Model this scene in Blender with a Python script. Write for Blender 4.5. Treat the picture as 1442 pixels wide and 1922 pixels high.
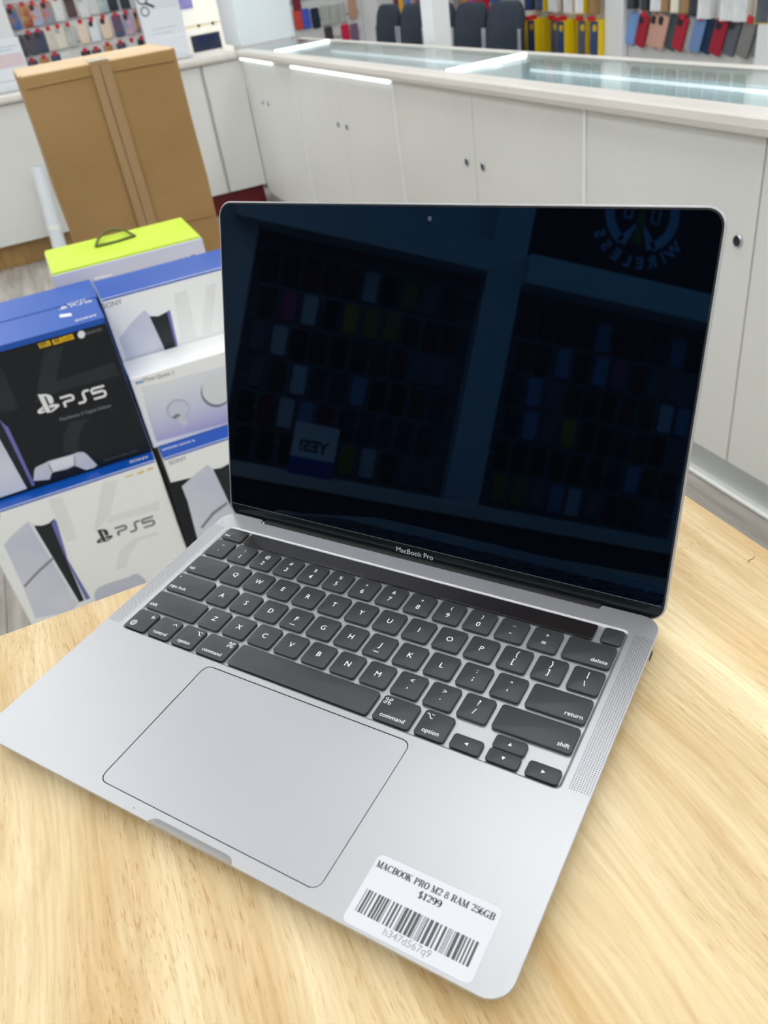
import bpy, bmesh, math, random
import numpy as np
from mathutils import Vector, Matrix
from mathutils.geometry import tessellate_polygon

random.seed(7)
SC = bpy.context.scene
COL = SC.collection
for o in list(bpy.data.objects):
    bpy.data.objects.remove(o, do_unlink=True)

# ------------------------------------------------------------------ camera (solved from the laptop's known size, photo 1442 x 1922)
W, H, F = 1442.0, 1922.0, 1501.5236
CXP, CYP = 721.0, 961.0
RV = np.array([2.1569829555, 0.4981812281, -0.4433164770])
TV = np.array([5.534329914, 43.62068803, 482.0682798]) / 1000
ANG = 0.6282893797                      # laptop is turned by this against the room
TT = 0.9485                             # table top height
BASE_T = 0.0130                         # laptop base top above the table
def _rod(r):
    t = np.linalg.norm(r); k = r / t
    K = np.array([[0, -k[2], k[1]], [k[2], 0, -k[0]], [-k[1], k[0], 0]])
    return np.eye(3) + math.sin(t) * K + (1 - math.cos(t)) * K @ K
RZ = np.array([[math.cos(ANG), -math.sin(ANG), 0], [math.sin(ANG), math.cos(ANG), 0], [0, 0, 1]])
R0 = _rod(RV)
RC = R0 @ RZ.T
CAM = RZ @ (-R0.T @ TV) + np.array([0, 0, TT + BASE_T])
cam = bpy.data.cameras.new('camera')
cam_o = bpy.data.objects.new('camera', cam); COL.objects.link(cam_o)
cam.sensor_fit = 'HORIZONTAL'; cam.sensor_width = 36.0
cam.lens = F / W * 36.0
cam.clip_start = 0.01; cam.clip_end = 60
m = Matrix.Identity(4)
for i in range(3):
    m[i][0] = RC[0][i]; m[i][1] = -RC[1][i]; m[i][2] = -RC[2][i]; m[i][3] = CAM[i]
cam_o.matrix_world = m
cam.dof.use_dof = True
cam.dof.focus_distance = 0.47
cam.dof.aperture_fstop = 19.0
SC.camera = cam_o
SC.view_settings.view_transform = 'Standard'
SC.view_settings.look = 'None'
SC.view_settings.gamma = 1.0
SC.view_settings.use_curve_mapping = False
SC.view_settings.exposure = -1.15
try:
    SC.cycles.use_denoising = True
    SC.cycles.max_bounces = 10
    SC.cycles.transparent_max_bounces = 12
    SC.cycles.sample_clamp_indirect = 6
    SC.cycles.caustics_reflective = False
    SC.cycles.caustics_refractive = False
except Exception:
    pass
world = bpy.data.worlds.new('world'); SC.world = world
world.use_nodes = True
world.node_tree.nodes['Background'].inputs[0].default_value = (0.9, 0.95, 1, 1)
world.node_tree.nodes['Background'].inputs[1].default_value = 0.3
PANEL_STRENGTH = 11.0                    # ceiling light panels

# pixel -> room helpers
def ray(x, y):
    return RC.T @ np.array([(x - CXP) / F, (y - CYP) / F, 1.0])
def hit(ax, v, x, y):
    d = ray(x, y); t = (v - CAM[ax]) / d[ax]
    return Vector(CAM + t * d)
def hx(v, x, y): return hit(0, v, x, y)
def hy(v, x, y): return hit(1, v, x, y)
def hz(v, x, y): return hit(2, v, x, y)

# ------------------------------------------------------------------ materials
def lin(c):
    out = []
    for v in c[:3]:
        v = v / 255.0
        out.append(v / 12.92 if v <= 0.04045 else ((v + 0.055) / 1.055) ** 2.4)
    return tuple(out) + (1.0,)
MATS = {}
def mat(name, rgb, rough=0.5, metal=0.0, spec=0.5, emit=None, estr=0.0, coat=0.0, tint=None, ior=None):
    if name in MATS: return MATS[name]
    mt = bpy.data.materials.new(name); mt.use_nodes = True
    b = mt.node_tree.nodes['Principled BSDF']
    b.inputs['Base Color'].default_value = lin(rgb)
    b.inputs['Roughness'].default_value = rough
    b.inputs['Metallic'].default_value = metal
    b.inputs['Specular IOR Level'].default_value = spec
    if coat: b.inputs['Coat Weight'].default_value = coat
    if tint: b.inputs['Specular Tint'].default_value = tint
    if ior: b.inputs['IOR'].default_value = ior
    if emit:
        b.inputs['Emission Color'].default_value = lin(emit)
        b.inputs['Emission Strength'].default_value = estr
    MATS[name] = mt
    return mt
def nodes(mt):
    return mt.node_tree.nodes, mt.node_tree.links, mt.node_tree.nodes['Principled BSDF']
def noise_bump(mt, scale=300, strength=0.05, dist=0.001, vec=None):
    n, l, b = nodes(mt)
    tc = n.new('ShaderNodeTexCoord'); nz = n.new('ShaderNodeTexNoise'); bp = n.new('ShaderNodeBump')
    nz.inputs['Scale'].default_value = scale
    bp.inputs['Strength'].default_value = strength; bp.inputs['Distance'].default_value = dist
    l.new(tc.outputs['Object'], nz.inputs['Vector']); l.new(nz.outputs['Fac'], bp.inputs['Height'])
    l.new(bp.outputs['Normal'], b.inputs['Normal'])
    return mt
def mottled(name, c1, c2, scale=(4, 4, 4), rough=0.5, spec=0.4, metal=0.0, detail=4, lo=0.35, hi=0.65):
    if name in MATS: return MATS[name]
    mt = mat(name, c1, rough, metal, spec)
    n, l, b = nodes(mt)
    tc = n.new('ShaderNodeTexCoord'); mp = n.new('ShaderNodeMapping'); nz = n.new('ShaderNodeTexNoise'); cr = n.new('ShaderNodeValToRGB')
    mp.inputs['Scale'].default_value = scale; nz.inputs['Scale'].default_value = 1.0; nz.inputs['Detail'].default_value = detail
    cr.color_ramp.elements[0].position = lo; cr.color_ramp.elements[0].color = lin(c1)
    cr.color_ramp.elements[1].position = hi; cr.color_ramp.elements[1].color = lin(c2)
    l.new(tc.outputs['Object'], mp.inputs['Vector']); l.new(mp.outputs['Vector'], nz.inputs['Vector'])
    l.new(nz.outputs['Fac'], cr.inputs['Fac']); l.new(cr.outputs['Color'], b.inputs['Base Color'])
    return mt
def thin_glass(name, tintrgb=(250, 254, 253), ior=1.45):
    if name in MATS: return MATS[name]
    mt = bpy.data.materials.new(name); mt.use_nodes = True
    n, l = mt.node_tree.nodes, mt.node_tree.links
    n.remove(n['Principled BSDF']); out = n['Material Output']
    tr = n.new('ShaderNodeBsdfTransparent'); gl = n.new('ShaderNodeBsdfGlossy'); fr = n.new('ShaderNodeFresnel'); mx = n.new('ShaderNodeMixShader')
    tr.inputs['Color'].default_value = lin(tintrgb); gl.inputs['Roughness'].default_value = 0.01
    ge = n.new('ShaderNodeNewGeometry'); mr = n.new('ShaderNodeMapRange')      # same reflectance from both sides of the sheet
    mr.inputs[3].default_value = ior; mr.inputs[4].default_value = 1.0 / ior
    l.new(ge.outputs['Backfacing'], mr.inputs[0]); l.new(mr.outputs[0], fr.inputs['IOR'])
    l.new(fr.outputs[0], mx.inputs[0]); l.new(tr.outputs[0], mx.inputs[1]); l.new(gl.outputs[0], mx.inputs[2])
    l.new(mx.outputs[0], out.inputs['Surface'])
    MATS[name] = mt
    return mt
def wood_table():
    mt = mat('rubberwood', (236, 208, 150), 0.42, 0, 0.35)
    n, l, b = nodes(mt)
    def N(t, **kw):
        x = n.new(t)
        for k, v in kw.items(): x.inputs[k].default_value = v
        return x
    tc = n.new('ShaderNodeTexCoord')
    # gentle wandering of the grain
    mpw = n.new('ShaderNodeMapping'); mpw.inputs['Scale'].default_value = (3.2, 9, 9)
    nw = N('ShaderNodeTexNoise', Scale=1.0, Detail=2.0)
    l.new(tc.outputs['Object'], mpw.inputs['Vector']); l.new(mpw.outputs['Vector'], nw.inputs['Vector'])
    sub = n.new('ShaderNodeVectorMath'); sub.operation = 'SUBTRACT'; sub.inputs[1].default_value = (0.5, 0.5, 0.5)
    scl = n.new('ShaderNodeVectorMath'); scl.operation = 'SCALE'; scl.inputs['Scale'].default_value = 0.05
    add = n.new('ShaderNodeVectorMath'); add.operation = 'ADD'
    l.new(nw.outputs['Color'], sub.inputs[0]); l.new(sub.outputs[0], scl.inputs[0])
    l.new(tc.outputs['Object'], add.inputs[0]); l.new(scl.outputs[0], add.inputs[1])
    def streak(scale, lo, hi, c0, c1, detail=3):
        mp = n.new('ShaderNodeMapping'); mp.inputs['Scale'].default_value = scale
        nz = N('ShaderNodeTexNoise', Scale=1.0, Detail=detail)
        cr = n.new('ShaderNodeValToRGB')
        cr.color_ramp.elements[0].position = lo; cr.color_ramp.elements[0].color = c0
        cr.color_ramp.elements[1].position = hi; cr.color_ramp.elements[1].color = c1
        l.new(add.outputs[0], mp.inputs['Vector']); l.new(mp.outputs['Vector'], nz.inputs['Vector']); l.new(nz.outputs['Fac'], cr.inputs['Fac'])
        return cr
    broad = streak((2.5, 34, 34), 0.34, 0.66, lin((208, 177, 125)), lin((239, 222, 183)))
    fine = streak((14, 420, 420), 0.30, 0.70, (0.82, 0.76, 0.68, 1), (1.05, 1.05, 1.05, 1), 5)
    pores = streak((105, 1150, 1150), 0.57, 0.70, (1, 1, 1, 1), (0.76, 0.65, 0.52, 1), 2)
    area = streak((5, 16, 16), 0.40, 0.60, (0, 0, 0, 1), (1, 1, 1, 1), 1)
    # glued staves of slightly different tone
    sx = n.new('ShaderNodeSeparateXYZ'); l.new(tc.outputs['Object'], sx.inputs[0])
    dv = n.new('ShaderNodeMath'); dv.operation = 'DIVIDE'; dv.inputs[1].default_value = 0.072; l.new(sx.outputs['Y'], dv.inputs[0])
    fl = n.new('ShaderNodeMath'); fl.operation = 'FLOOR'; l.new(dv.outputs[0], fl.inputs[0])
    wn = n.new('ShaderNodeTexWhiteNoise'); wn.noise_dimensions = '1D'; l.new(fl.outputs[0], wn.inputs['W'])
    crs = n.new('ShaderNodeValToRGB')
    crs.color_ramp.elements[0].color = (0.95, 0.93, 0.90, 1); crs.color_ramp.elements[1].color = (1.04, 1.04, 1.03, 1)
    l.new(wn.outputs['Value'], crs.inputs['Fac'])
    def mul(a, bb, fac=1.0, facsock=None):
        x = n.new('ShaderNodeMix'); x.data_type = 'RGBA'; x.blend_type = 'MULTIPLY'
        x.inputs[0].default_value = fac
        if facsock: l.new(facsock, x.inputs[0])
        l.new(a, x.inputs[6]); l.new(bb, x.inputs[7]); return x.outputs[2]
    c = mul(broad.outputs['Color'], fine.outputs['Color'], 0.8)
    c = mul(c, crs.outputs['Color'])
    mr = n.new('ShaderNodeMapRange'); mr.inputs[3].default_value = 0.25; mr.inputs[4].default_value = 1.0
    l.new(area.outputs['Color'], mr.inputs[0])
    c = mul(c, pores.outputs['Color'], 1.0, mr.outputs[0])
    l.new(c, b.inputs['Base Color'])
    return mt

M = {}
M['alu'] = noise_bump(mat('space_grey_aluminium', (190, 191, 193), 0.42, 0.75, 0.5), 2500, 0.02, 0.0002)
M['alu_dark'] = mat('aluminium_shadow_edge', (150, 148, 152), 0.4, 0.85)
M['trackpad'] = mat('trackpad_glass', (187, 189, 193), 0.40, 0.7, 0.5)
M['groove'] = mat('groove_black', (12, 12, 16), 0.7)
M['key'] = noise_bump(mat('key_plastic', (47, 51, 52), 0.46, 0, 0.6), 3000, 0.03, 0.0002)
M['key_side'] = mat('key_side_plastic', (10, 10, 11), 0.5)
M['legend'] = mat('key_legend_white', (240, 242, 242), 0.6)
M['touchbar'] = mat('touch_bar_glass', (32, 29, 30), 0.16, 0, 0.5)
M['screen'] = mat('screen_glass', (3, 4, 7), 0.015, 0, 0.5, tint=(0.09, 0.34, 0.76, 1), ior=1.48)
M['bezel'] = mat('bezel_black', (12, 20, 23), 0.12, 0, 0.4)
M['rubber'] = mat('black_rubber', (16, 16, 17), 0.7)
M['lens'] = mat('camera_lens', (52, 62, 92), 0.08)
M['bezel_text'] = mat('bezel_lettering', (188, 196, 200), 0.5)
M['sticker'] = mat('sticker_paper', (210, 212, 216), 0.5)
M['ink'] = mat('sticker_ink', (78, 82, 82), 0.6)
M['ink2'] = mat('sticker_ink_light', (140, 144, 145), 0.6)
M['wood'] = wood_table()
M['white'] = mottled('white_laminate', (226, 227, 221), (231, 232, 227), (2, 2, 2), 0.42, 0.4)
M['white_wall'] = mottled('white_wall_paint', (228, 230, 230), (234, 236, 236), (3, 3, 3), 0.6, 0.3)
M['ceiling'] = mottled('ceiling_tile', (226, 226, 224), (234, 234, 232), (40, 40, 40), 0.8, 0.1)
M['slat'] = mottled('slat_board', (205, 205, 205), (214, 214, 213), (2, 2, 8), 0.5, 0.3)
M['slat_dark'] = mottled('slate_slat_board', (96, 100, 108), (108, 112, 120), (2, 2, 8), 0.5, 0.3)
M['slat_gap'] = mat('slat_groove', (150, 150, 152), 0.6)
M['ledge'] = mottled('counter_ledge', (214, 209, 200), (222, 217, 209), (3, 30, 30), 0.35, 0.4)
M['alu_rail'] = mat('aluminium_rail', (198, 203, 203), 0.35, 0.5)
M['lip'] = mat('rail_lip', (224, 224, 220), 0.35, 0.2)
M['chrome'] = mat('chrome', (215, 216, 230), 0.15, 1.0)
M['lock'] = mat('lock_slot', (22, 26, 26), 0.4)
M['glass'] = thin_glass('showcase_glass')
M['acrylic'] = thin_glass('clear_acrylic', (253, 254, 255), 1.2)
M['led'] = mat('led_tube', (255, 255, 255), 0.5, emit=(236, 246, 255), estr=24.0)
M['led_mid'] = mat('led_tube_mid', (255, 255, 255), 0.5, emit=(240, 248, 255), estr=9.0)
M['led_soft'] = mat('led_strip_soft', (255, 255, 255), 0.5, emit=(236, 246, 255), estr=4.0)
M['case_in'] = mat('showcase_lining', (238, 248, 250), 0.5)
M['toe_red'] = mat('dark_red_toe_board', (112, 14, 28), 0.5)
M['toe_brown'] = mottled('brown_toe_board', (158, 124, 74), (178, 142, 90), (20, 20, 4), 0.6)
M['blue'] = mat('box_blue', (8, 82, 178), 0.32, 0, 0.5)
M['boxwhite'] = mat('box_white_card', (246, 247, 244), 0.38, 0, 0.4)
M['boxblack'] = mat('box_black_card', (14, 20, 26), 0.35, 0, 0.4)
M['wm_dark'] = mat('dark_watermark_print', (27, 37, 42), 0.35)
M['wm_light'] = mat('light_watermark_print', (236, 237, 234), 0.4)
M['panel'] = mottled('console_panel_print', (204, 207, 221), (222, 225, 234), (5, 5, 5), 0.4)
M['panel_edge'] = mat('console_panel_edge_print', (232, 234, 238), 0.4)
M['cblack'] = mat('console_black_print', (18, 26, 34), 0.35)
M['cpurple'] = mat('console_violet_edge_print', (110, 112, 178), 0.4)
M['cgrey'] = mat('console_slit_print', (132, 134, 138), 0.4)
M['pad'] = mat('controller_print', (208, 209, 222), 0.4)
M['pad_faint'] = mat('controller_faint_print', (198, 200, 214), 0.4)
M['yellow'] = mat('badge_yellow_print', (232, 188, 16), 0.4)
M['yellow_faint'] = mat('badge_pale_yellow_print', (226, 206, 110), 0.4)
M['pwhite'] = mat('print_white', (236, 237, 236), 0.4)
M['pgrey'] = mat('print_grey', (122, 126, 130), 0.4)
M['pdark'] = mat('print_dark', (52, 55, 57), 0.4)
M['pred'] = mat('print_red', (196, 60, 70), 0.4)
def lavender():
    mt = mat('lavender_print', (206, 208, 222), 0.4); n, l, b = nodes(mt)
    tc = n.new('ShaderNodeTexCoord'); sx = n.new('ShaderNodeSeparateXYZ'); cr = n.new('ShaderNodeValToRGB'); mr = n.new('ShaderNodeMapRange')
    mr.inputs[1].default_value = 0.0; mr.inputs[2].default_value = 0.15
    cr.color_ramp.elements[0].color = lin((186, 174, 214)); cr.color_ramp.elements[1].color = lin((228, 231, 232))
    e = cr.color_ramp.elements.new(0.45); e.color = lin((206, 210, 228))
    l.new(tc.outputs['Object'], sx.inputs[0]); l.new(sx.outputs['Z'], mr.inputs[0]); l.new(mr.outputs[0], cr.inputs['Fac']); l.new(cr.outputs['Color'], b.inputs['Base Color'])
    return mt
M['lavender'] = lavender()
M['lime'] = mottled('lime_card', (205, 232, 68), (213, 238, 84), (8, 8, 8), 0.45)
M['lilac'] = mat('lilac_white_card', (214, 212, 224), 0.45)
M['handle'] = mat('olive_handle', (86, 96, 34), 0.5)
def cardboard():
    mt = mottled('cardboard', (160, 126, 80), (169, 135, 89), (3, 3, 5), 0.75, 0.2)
    n, l, b = nodes(mt)
    tc = n.new('ShaderNodeTexCoord'); wv = n.new('ShaderNodeTexWave'); bp = n.new('ShaderNodeBump')
    wv.wave_type = 'BANDS'; wv.bands_direction = 'Z'; wv.inputs['Scale'].default_value = 26; wv.inputs['Distortion'].default_value = 0.6
    bp.inputs['Strength'].default_value = 0.12; bp.inputs['Distance'].default_value = 0.002
    l.new(tc.outputs['Object'], wv.inputs['Vector']); l.new(wv.outputs['Fac'], bp.inputs['Height']); l.new(bp.outputs['Normal'], b.inputs['Normal'])
    return mt
M['card'] = cardboard()
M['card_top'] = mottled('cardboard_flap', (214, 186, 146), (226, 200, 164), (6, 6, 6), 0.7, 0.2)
M['tape'] = mat('packing_tape', (168, 136, 93), 0.25, 0, 0.5)
M['fabric'] = mottled('chair_fabric', (48, 56, 66), (58, 66, 76), (60, 60, 60), 0.85, 0.2)
M['plastic_white'] = mat('white_plastic', (230, 236, 242), 0.35)
M['tag'] = mat('red_hang_tag', (196, 32, 44), 0.45)
M['peg'] = mat('peg_grey', (176, 178, 182), 0.35, 0.6)
def floor_mat():
    mt = mat('grey_vinyl_plank', (160, 154, 145), 0.45, 0, 0.4)
    n, l, b = nodes(mt)
    tc = n.new('ShaderNodeTexCoord'); oi = n.new('ShaderNodeObjectInfo'); mp = n.new('ShaderNodeMapping'); nz = n.new('ShaderNodeTexNoise')
    cr = n.new('ShaderNodeValToRGB'); ad = n.new('ShaderNodeVectorMath'); ad.operation = 'ADD'
    mp.inputs['Scale'].default_value = (3, 28, 28); nz.inputs['Scale'].default_value = 1.0; nz.inputs['Detail'].default_value = 5
    l.new(tc.outputs['Object'], ad.inputs[0]); l.new(oi.outputs['Location'], ad.inputs[1]); l.new(ad.outputs[0], mp.inputs['Vector'])
    l.new(mp.outputs['Vector'], nz.inputs['Vector']); l.new(nz.outputs['Fac'], cr.inputs['Fac'])
    cr.color_ramp.elements[0].position = 0.3; cr.color_ramp.elements[0].color = lin((140, 134, 126))
    cr.color_ramp.elements[1].position = 0.7; cr.color_ramp.elements[1].color = lin((192, 187, 178))
    mx = n.new('ShaderNodeMix'); mx.data_type = 'RGBA'; mx.blend_type = 'MULTIPLY'; mx.inputs[0].default_value = 1.0
    c2 = n.new('ShaderNodeValToRGB'); c2.color_ramp.elements[0].color = (0.93, 0.93, 0.93, 1); c2.color_ramp.elements[1].color = (1.05, 1.05, 1.04, 1)
    l.new(oi.outputs['Random'], c2.inputs['Fac']); l.new(cr.outputs['Color'], mx.inputs[6]); l.new(c2.outputs['Color'], mx.inputs[7])
    l.new(mx.outputs[2], b.inputs['Base Color'])
    return mt
M['floor'] = floor_mat()
M['floor_under'] = mat('floor_joint', (96, 92, 88), 0.7)

# ------------------------------------------------------------------ mesh helpers
def link(name, me, material=None, parent=None):
    o = bpy.data.objects.new(name, me); COL.objects.link(o)
    if material is not None and me is not None and len(me.materials) == 0:
        for k in (material if isinstance(material, (list, tuple)) else [material]):
            me.materials.append(k)
    if parent is not None: o.parent = parent
    return o
def empty(name, loc=(0, 0, 0), rotz=0.0):
    o = bpy.data.objects.new(name, None); COL.objects.link(o)
    o.location = loc; o.rotation_euler = (0, 0, rotz); o.empty_display_size = 0.05
    return o
def tag(o, label=None, cat=None, group=None, kind=None):
    if label: o['label'] = label
    if cat: o['category'] = cat
    if group: o['group'] = group
    if kind: o['kind'] = kind
    return o
class MB:
    def __init__(s): s.v = []; s.f = []; s.mi = []; s.fn = None
    def add(s, vs, fs, mi=0):
        b = len(s.v); s.v += [tuple(p) for p in vs]
        for f in fs: s.f.append([b + i for i in f]); s.mi.append(mi)
    def box(s, x0, y0, z0, x1, y1, z1, mi=0, mtop=None, mfront=None):
        vs = [(x0, y0, z0), (x1, y0, z0), (x1, y1, z0), (x0, y1, z0), (x0, y0, z1), (x1, y0, z1), (x1, y1, z1), (x0, y1, z1)]
        s.add(vs, [(0, 3, 2, 1), (0, 1, 5, 4), (2, 3, 7, 6), (3, 0, 4, 7)], mi)
        s.add(vs, [(4, 5, 6, 7)], mi if mtop is None else mtop)
        s.add(vs, [(1, 2, 6, 5)], mi if mfront is None else mfront)
    def loops(s, loops, cap0=True, cap1=True, mi=0, micap=None):
        n = len(loops[0]); b = len(s.v)
        for L in loops: s.v += [tuple(p) for p in L]
        for k in range(len(loops) - 1):
            for i in range(n):
                j = (i + 1) % n
                s.f.append([b + k * n + i, b + k * n + j, b + (k + 1) * n + j, b + (k + 1) * n + i]); s.mi.append(mi)
        if cap0: s.f.append([b + i for i in reversed(range(n))]); s.mi.append(mi)
        if cap1: s.f.append([b + (len(loops) - 1) * n + i for i in range(n)]); s.mi.append(mi if micap is None else micap)
    def tube(s, pts, r, n=10, mi=0, closed=False):
        pts = [Vector(p) for p in pts]; Ls = []
        for i, p in enumerate(pts):
            if closed: d = pts[(i + 1) % len(pts)] - pts[i - 1]
            else: d = pts[min(i + 1, len(pts) - 1)] - pts[max(i - 1, 0)]
            d.normalize(); a = Vector((0, 0, 1)) if abs(d.z) < 0.9 else Vector((1, 0, 0))
            u = d.cross(a).normalized(); w = d.cross(u)
            rr = r[i] if isinstance(r, (list, tuple)) else r
            Ls.append([p + (u * math.cos(t) + w * math.sin(t)) * rr for t in [2 * math.pi * k / n for k in range(n)]])
        if closed: Ls.append(Ls[0])
        s.loops(Ls, not closed, not closed, mi)
    def plate(s, outer, holes, z, mi=0, up=True):
        polys = [[Vector((p[0], p[1], 0)) for p in outer]] + [[Vector((p[0], p[1], 0)) for p in h] for h in holes]
        tris = tessellate_polygon(polys)
        flat = [p for poly in polys for p in poly]
        fs = []
        for t in tris:
            a, b_, c = [flat[i] for i in t]
            cr = (b_ - a).cross(c - a).z
            fs.append(tuple(t) if (cr > 0) == up else tuple(reversed(t)))
        s.add([(p.x, p.y, z) for p in flat], fs, mi)
    def ribbon(s, pts, th, mi=0, z=0.0, closed=False):
        n = len(pts); L = []; Rr = []
        for i in range(n):
            if closed: a = pts[i - 1]; c = pts[(i + 1) % n]
            else: a = pts[max(i - 1, 0)]; c = pts[min(i + 1, n - 1)]
            dx, dy = c[0] - a[0], c[1] - a[1]; q = math.hypot(dx, dy) or 1
            k = 1.0
            if 0 < i < n - 1 and not closed:
                d1 = (pts[i][0] - a[0], pts[i][1] - a[1]); d2 = (c[0] - pts[i][0], c[1] - pts[i][1])
                q1 = math.hypot(*d1) or 1; q2 = math.hypot(*d2) or 1
                cs = (d1[0] * d2[0] + d1[1] * d2[1]) / (q1 * q2); k = min(1.6, 1 / max(0.4, math.sqrt(max(0.01, (1 + cs) / 2))))
            t = (th[i] if isinstance(th, (list, tuple)) else th) / 2 * k
            nx, ny = -dy / q, dx / q
            L.append((pts[i][0] + nx * t, pts[i][1] + ny * t, z)); Rr.append((pts[i][0] - nx * t, pts[i][1] - ny * t, z))
        vs = L + Rr; fs = [(i, n + i, n + i + 1, i + 1) for i in range(n - 1)]
        if closed: fs.append((n - 1, 2 * n - 1, n, 0))
        s.add(vs, fs, mi)
    def poly(s, pts, z=0.0, mi=0):
        s.add([(p[0], p[1], z) for p in pts], [tuple(range(len(pts)))], mi)
    def mapped(s, fn):
        s.v = [tuple(fn(p)) for p in s.v]; return s
    def mesh(s, name, mats=None, smooth=None):
        me = bpy.data.meshes.new(name); me.from_pydata(s.v, [], s.f)
        if mats is not None:
            for k in (mats if isinstance(mats, (list, tuple)) else [mats]): me.materials.append(k)
        for p, i in zip(me.polygons, s.mi): p.material_index = i
        if smooth:
            me.shade_smooth()
            try: me.set_sharp_from_angle(angle=math.radians(smooth))
            except Exception: pass
        me.update(); return me
    def build(s, name, mats, parent=None, smooth=None):
        return link(name, s.mesh(name, mats, smooth), None, parent)
def rrect(x0, y0, x1, y1, r, n=5):
    pts = []
    for cx_, cy_, a0 in ((x1 - r, y0 + r, -90), (x1 - r, y1 - r, 0), (x0 + r, y1 - r, 90), (x0 + r, y0 + r, 180)):
        for k in range(n + 1):
            a = math.radians(a0 + 90 * k / n)
            pts.append((cx_ + r * math.cos(a), cy_ + r * math.sin(a)))
    return pts
def slab(x0, y0, z0, x1, y1, z1, r=0.002, bev=0.0005, n=4):
    """upright-extruded rounded rectangle with a bevelled top and bottom edge"""
    mb = MB(); L = []
    for d, z in ((bev, z0), (0, z0 + bev), (0, z1 - bev), (bev, z1)):
        L.append([(p[0], p[1], z) for p in rrect(x0 + d, y0 + d, x1 - d, y1 - d, max(r - d, 1e-5), n)])
    mb.loops(L); return mb
def bbox_mesh(name, dx, dy, dz, bev, mats, mi=(0, 0, 0)):
    """bevelled carton: x in [-dx,0] (front at 0), y in [-dy/2,dy/2], z in [0,dz]; mi = side, top, front"""
    bm = bmesh.new(); bmesh.ops.create_cube(bm, size=1.0)
    for v in bm.verts: v.co = ((v.co.x - 0.5) * dx, v.co.y * dy, (v.co.z + 0.5) * dz)
    if bev: bmesh.ops.bevel(bm, geom=bm.edges[:], offset=bev, segments=2, profile=0.5, affect='EDGES')
    for f in bm.faces:
        nn = f.normal
        f.material_index = mi[1] if nn.z > 0.8 else (mi[2] if nn.x > 0.8 else mi[0])
    me = bpy.data.meshes.new(name); bm.to_mesh(me); bm.free()
    for k in mats: me.materials.append(k)
    return me
_txt = {}
def text_mesh(body, bold=0.0, res=3):
    k = (body, bold)
    if k in _txt: return _txt[k]
    cu = bpy.data.curves.new('txt', 'FONT'); cu.body = body; cu.size = 1.0; cu.resolution_u = res; cu.offset = bold
    ob = bpy.data.objects.new('txt', cu); COL.objects.link(ob)
    dg = bpy.context.evaluated_depsgraph_get(); dg.update()
    me = ob.evaluated_get(dg).to_mesh()
    vs = [tuple(v.co) for v in me.vertices]; fs = [tuple(p.vertices) for p in me.polygons]
    ob.evaluated_get(dg).to_mesh_clear()
    bpy.data.objects.remove(ob); bpy.data.curves.remove(cu)
    xs = [v[0] for v in vs]; ys = [v[1] for v in vs]
    _txt[k] = (vs, fs, min(xs), max(xs), min(ys), max(ys))
    return _txt[k]
def put_text(mb, body, size=None, width=None, x=0, y=0, align='C', valign='M', bold=0.0, z=0.0, mi=0, capref=None):
    vs, fs, x0, x1, y0, y1 = text_mesh(body, bold)
    s = size if size else width / (x1 - x0)
    ox = {'L': -x0 * s, 'C': -(x0 + x1) / 2 * s, 'R': -x1 * s}[align]
    oy = {'M': -(y0 + y1) / 2 * s, 'B': 0.0, 'H': -0.35 * s}[valign]
    mb.add([(x + ox + v[0] * s, y + oy + v[1] * s, z) for v in vs], fs, mi)
    return (x1 - x0) * s
def basis_map(o, xd, yd):
    o = Vector(o); xd = Vector(xd); yd = Vector(yd); nd = xd.cross(yd).normalized()
    return lambda p: o + xd * p[0] + yd * p[1] + nd * p[2]
def copy_tree(o, parent=None):
    c = o.copy(); COL.objects.link(c); c.parent = parent
    for ch in list(o.children): copy_tree(ch, c)
    return c

# ------------------------------------------------------------------ the room
X_FAR, X_NEAR, Y_R, Y_L, Z_C = -7.3, 3.2, 3.0, -3.6, 3.0
def shell(name, a, b, m_):
    mb = MB(); mb.box(*a, *b); o = mb.build(name, m_); tag(o, kind='structure'); return o
fl = shell('floor', (X_FAR - .1, Y_L - .1, -0.1), (X_NEAR + .1, Y_R + .1, -0.004), M['floor_under'])
plank = slab(-0.61, -0.0915, -0.004, 0.61, 0.0915, 0.0, 0.002, 0.001, 1).mesh('plank', M['floor'])
row = 0; y = -1.75
while y < 1.25:
    x = -6.5 + (row * 0.43) % 1.22
    while x < 0.9:
        p_ = link('plank', plank, None, fl); p_.location = (x, y, 0); x += 1.2215
    y += 0.184; row += 1
mb = MB()
for (a, b) in (((X_FAR, 1.25, -.004), (X_NEAR, Y_R, -.001)), ((X_FAR, Y_L, -.004), (X_NEAR, -1.85, -.001)), ((X_FAR, -1.85, -.004), (-5.62, 1.25, -.001)), ((0.9, -1.85, -.004), (X_NEAR, 1.25, -.001))):
    mb.box(*a, *b)
mb.build('outer_planks', M['floor'], fl)['kind'] = 'stuff'
shell('ceiling', (X_FAR - .1, Y_L - .1, Z_C), (X_NEAR + .1, Y_R + .1, Z_C + 0.1), M['ceiling'])
w_far = shell('wall_far', (X_FAR - 0.12, Y_L - .1, 0), (X_FAR, Y_R + .1, Z_C), M['white_wall'])
w_right = shell('wall_right', (X_FAR, Y_R, 0), (X_NEAR, Y_R + 0.12, Z_C), M['white_wall'])
w_left = shell('wall_left', (X_FAR, Y_L - 0.12, 0), (X_NEAR, Y_L, Z_C), M['white_wall'])
shell('wall_back', (X_NEAR, Y_L - .1, 0), (X_NEAR + 0.12, Y_R + .1, Z_C), M['white_wall'])
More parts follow.
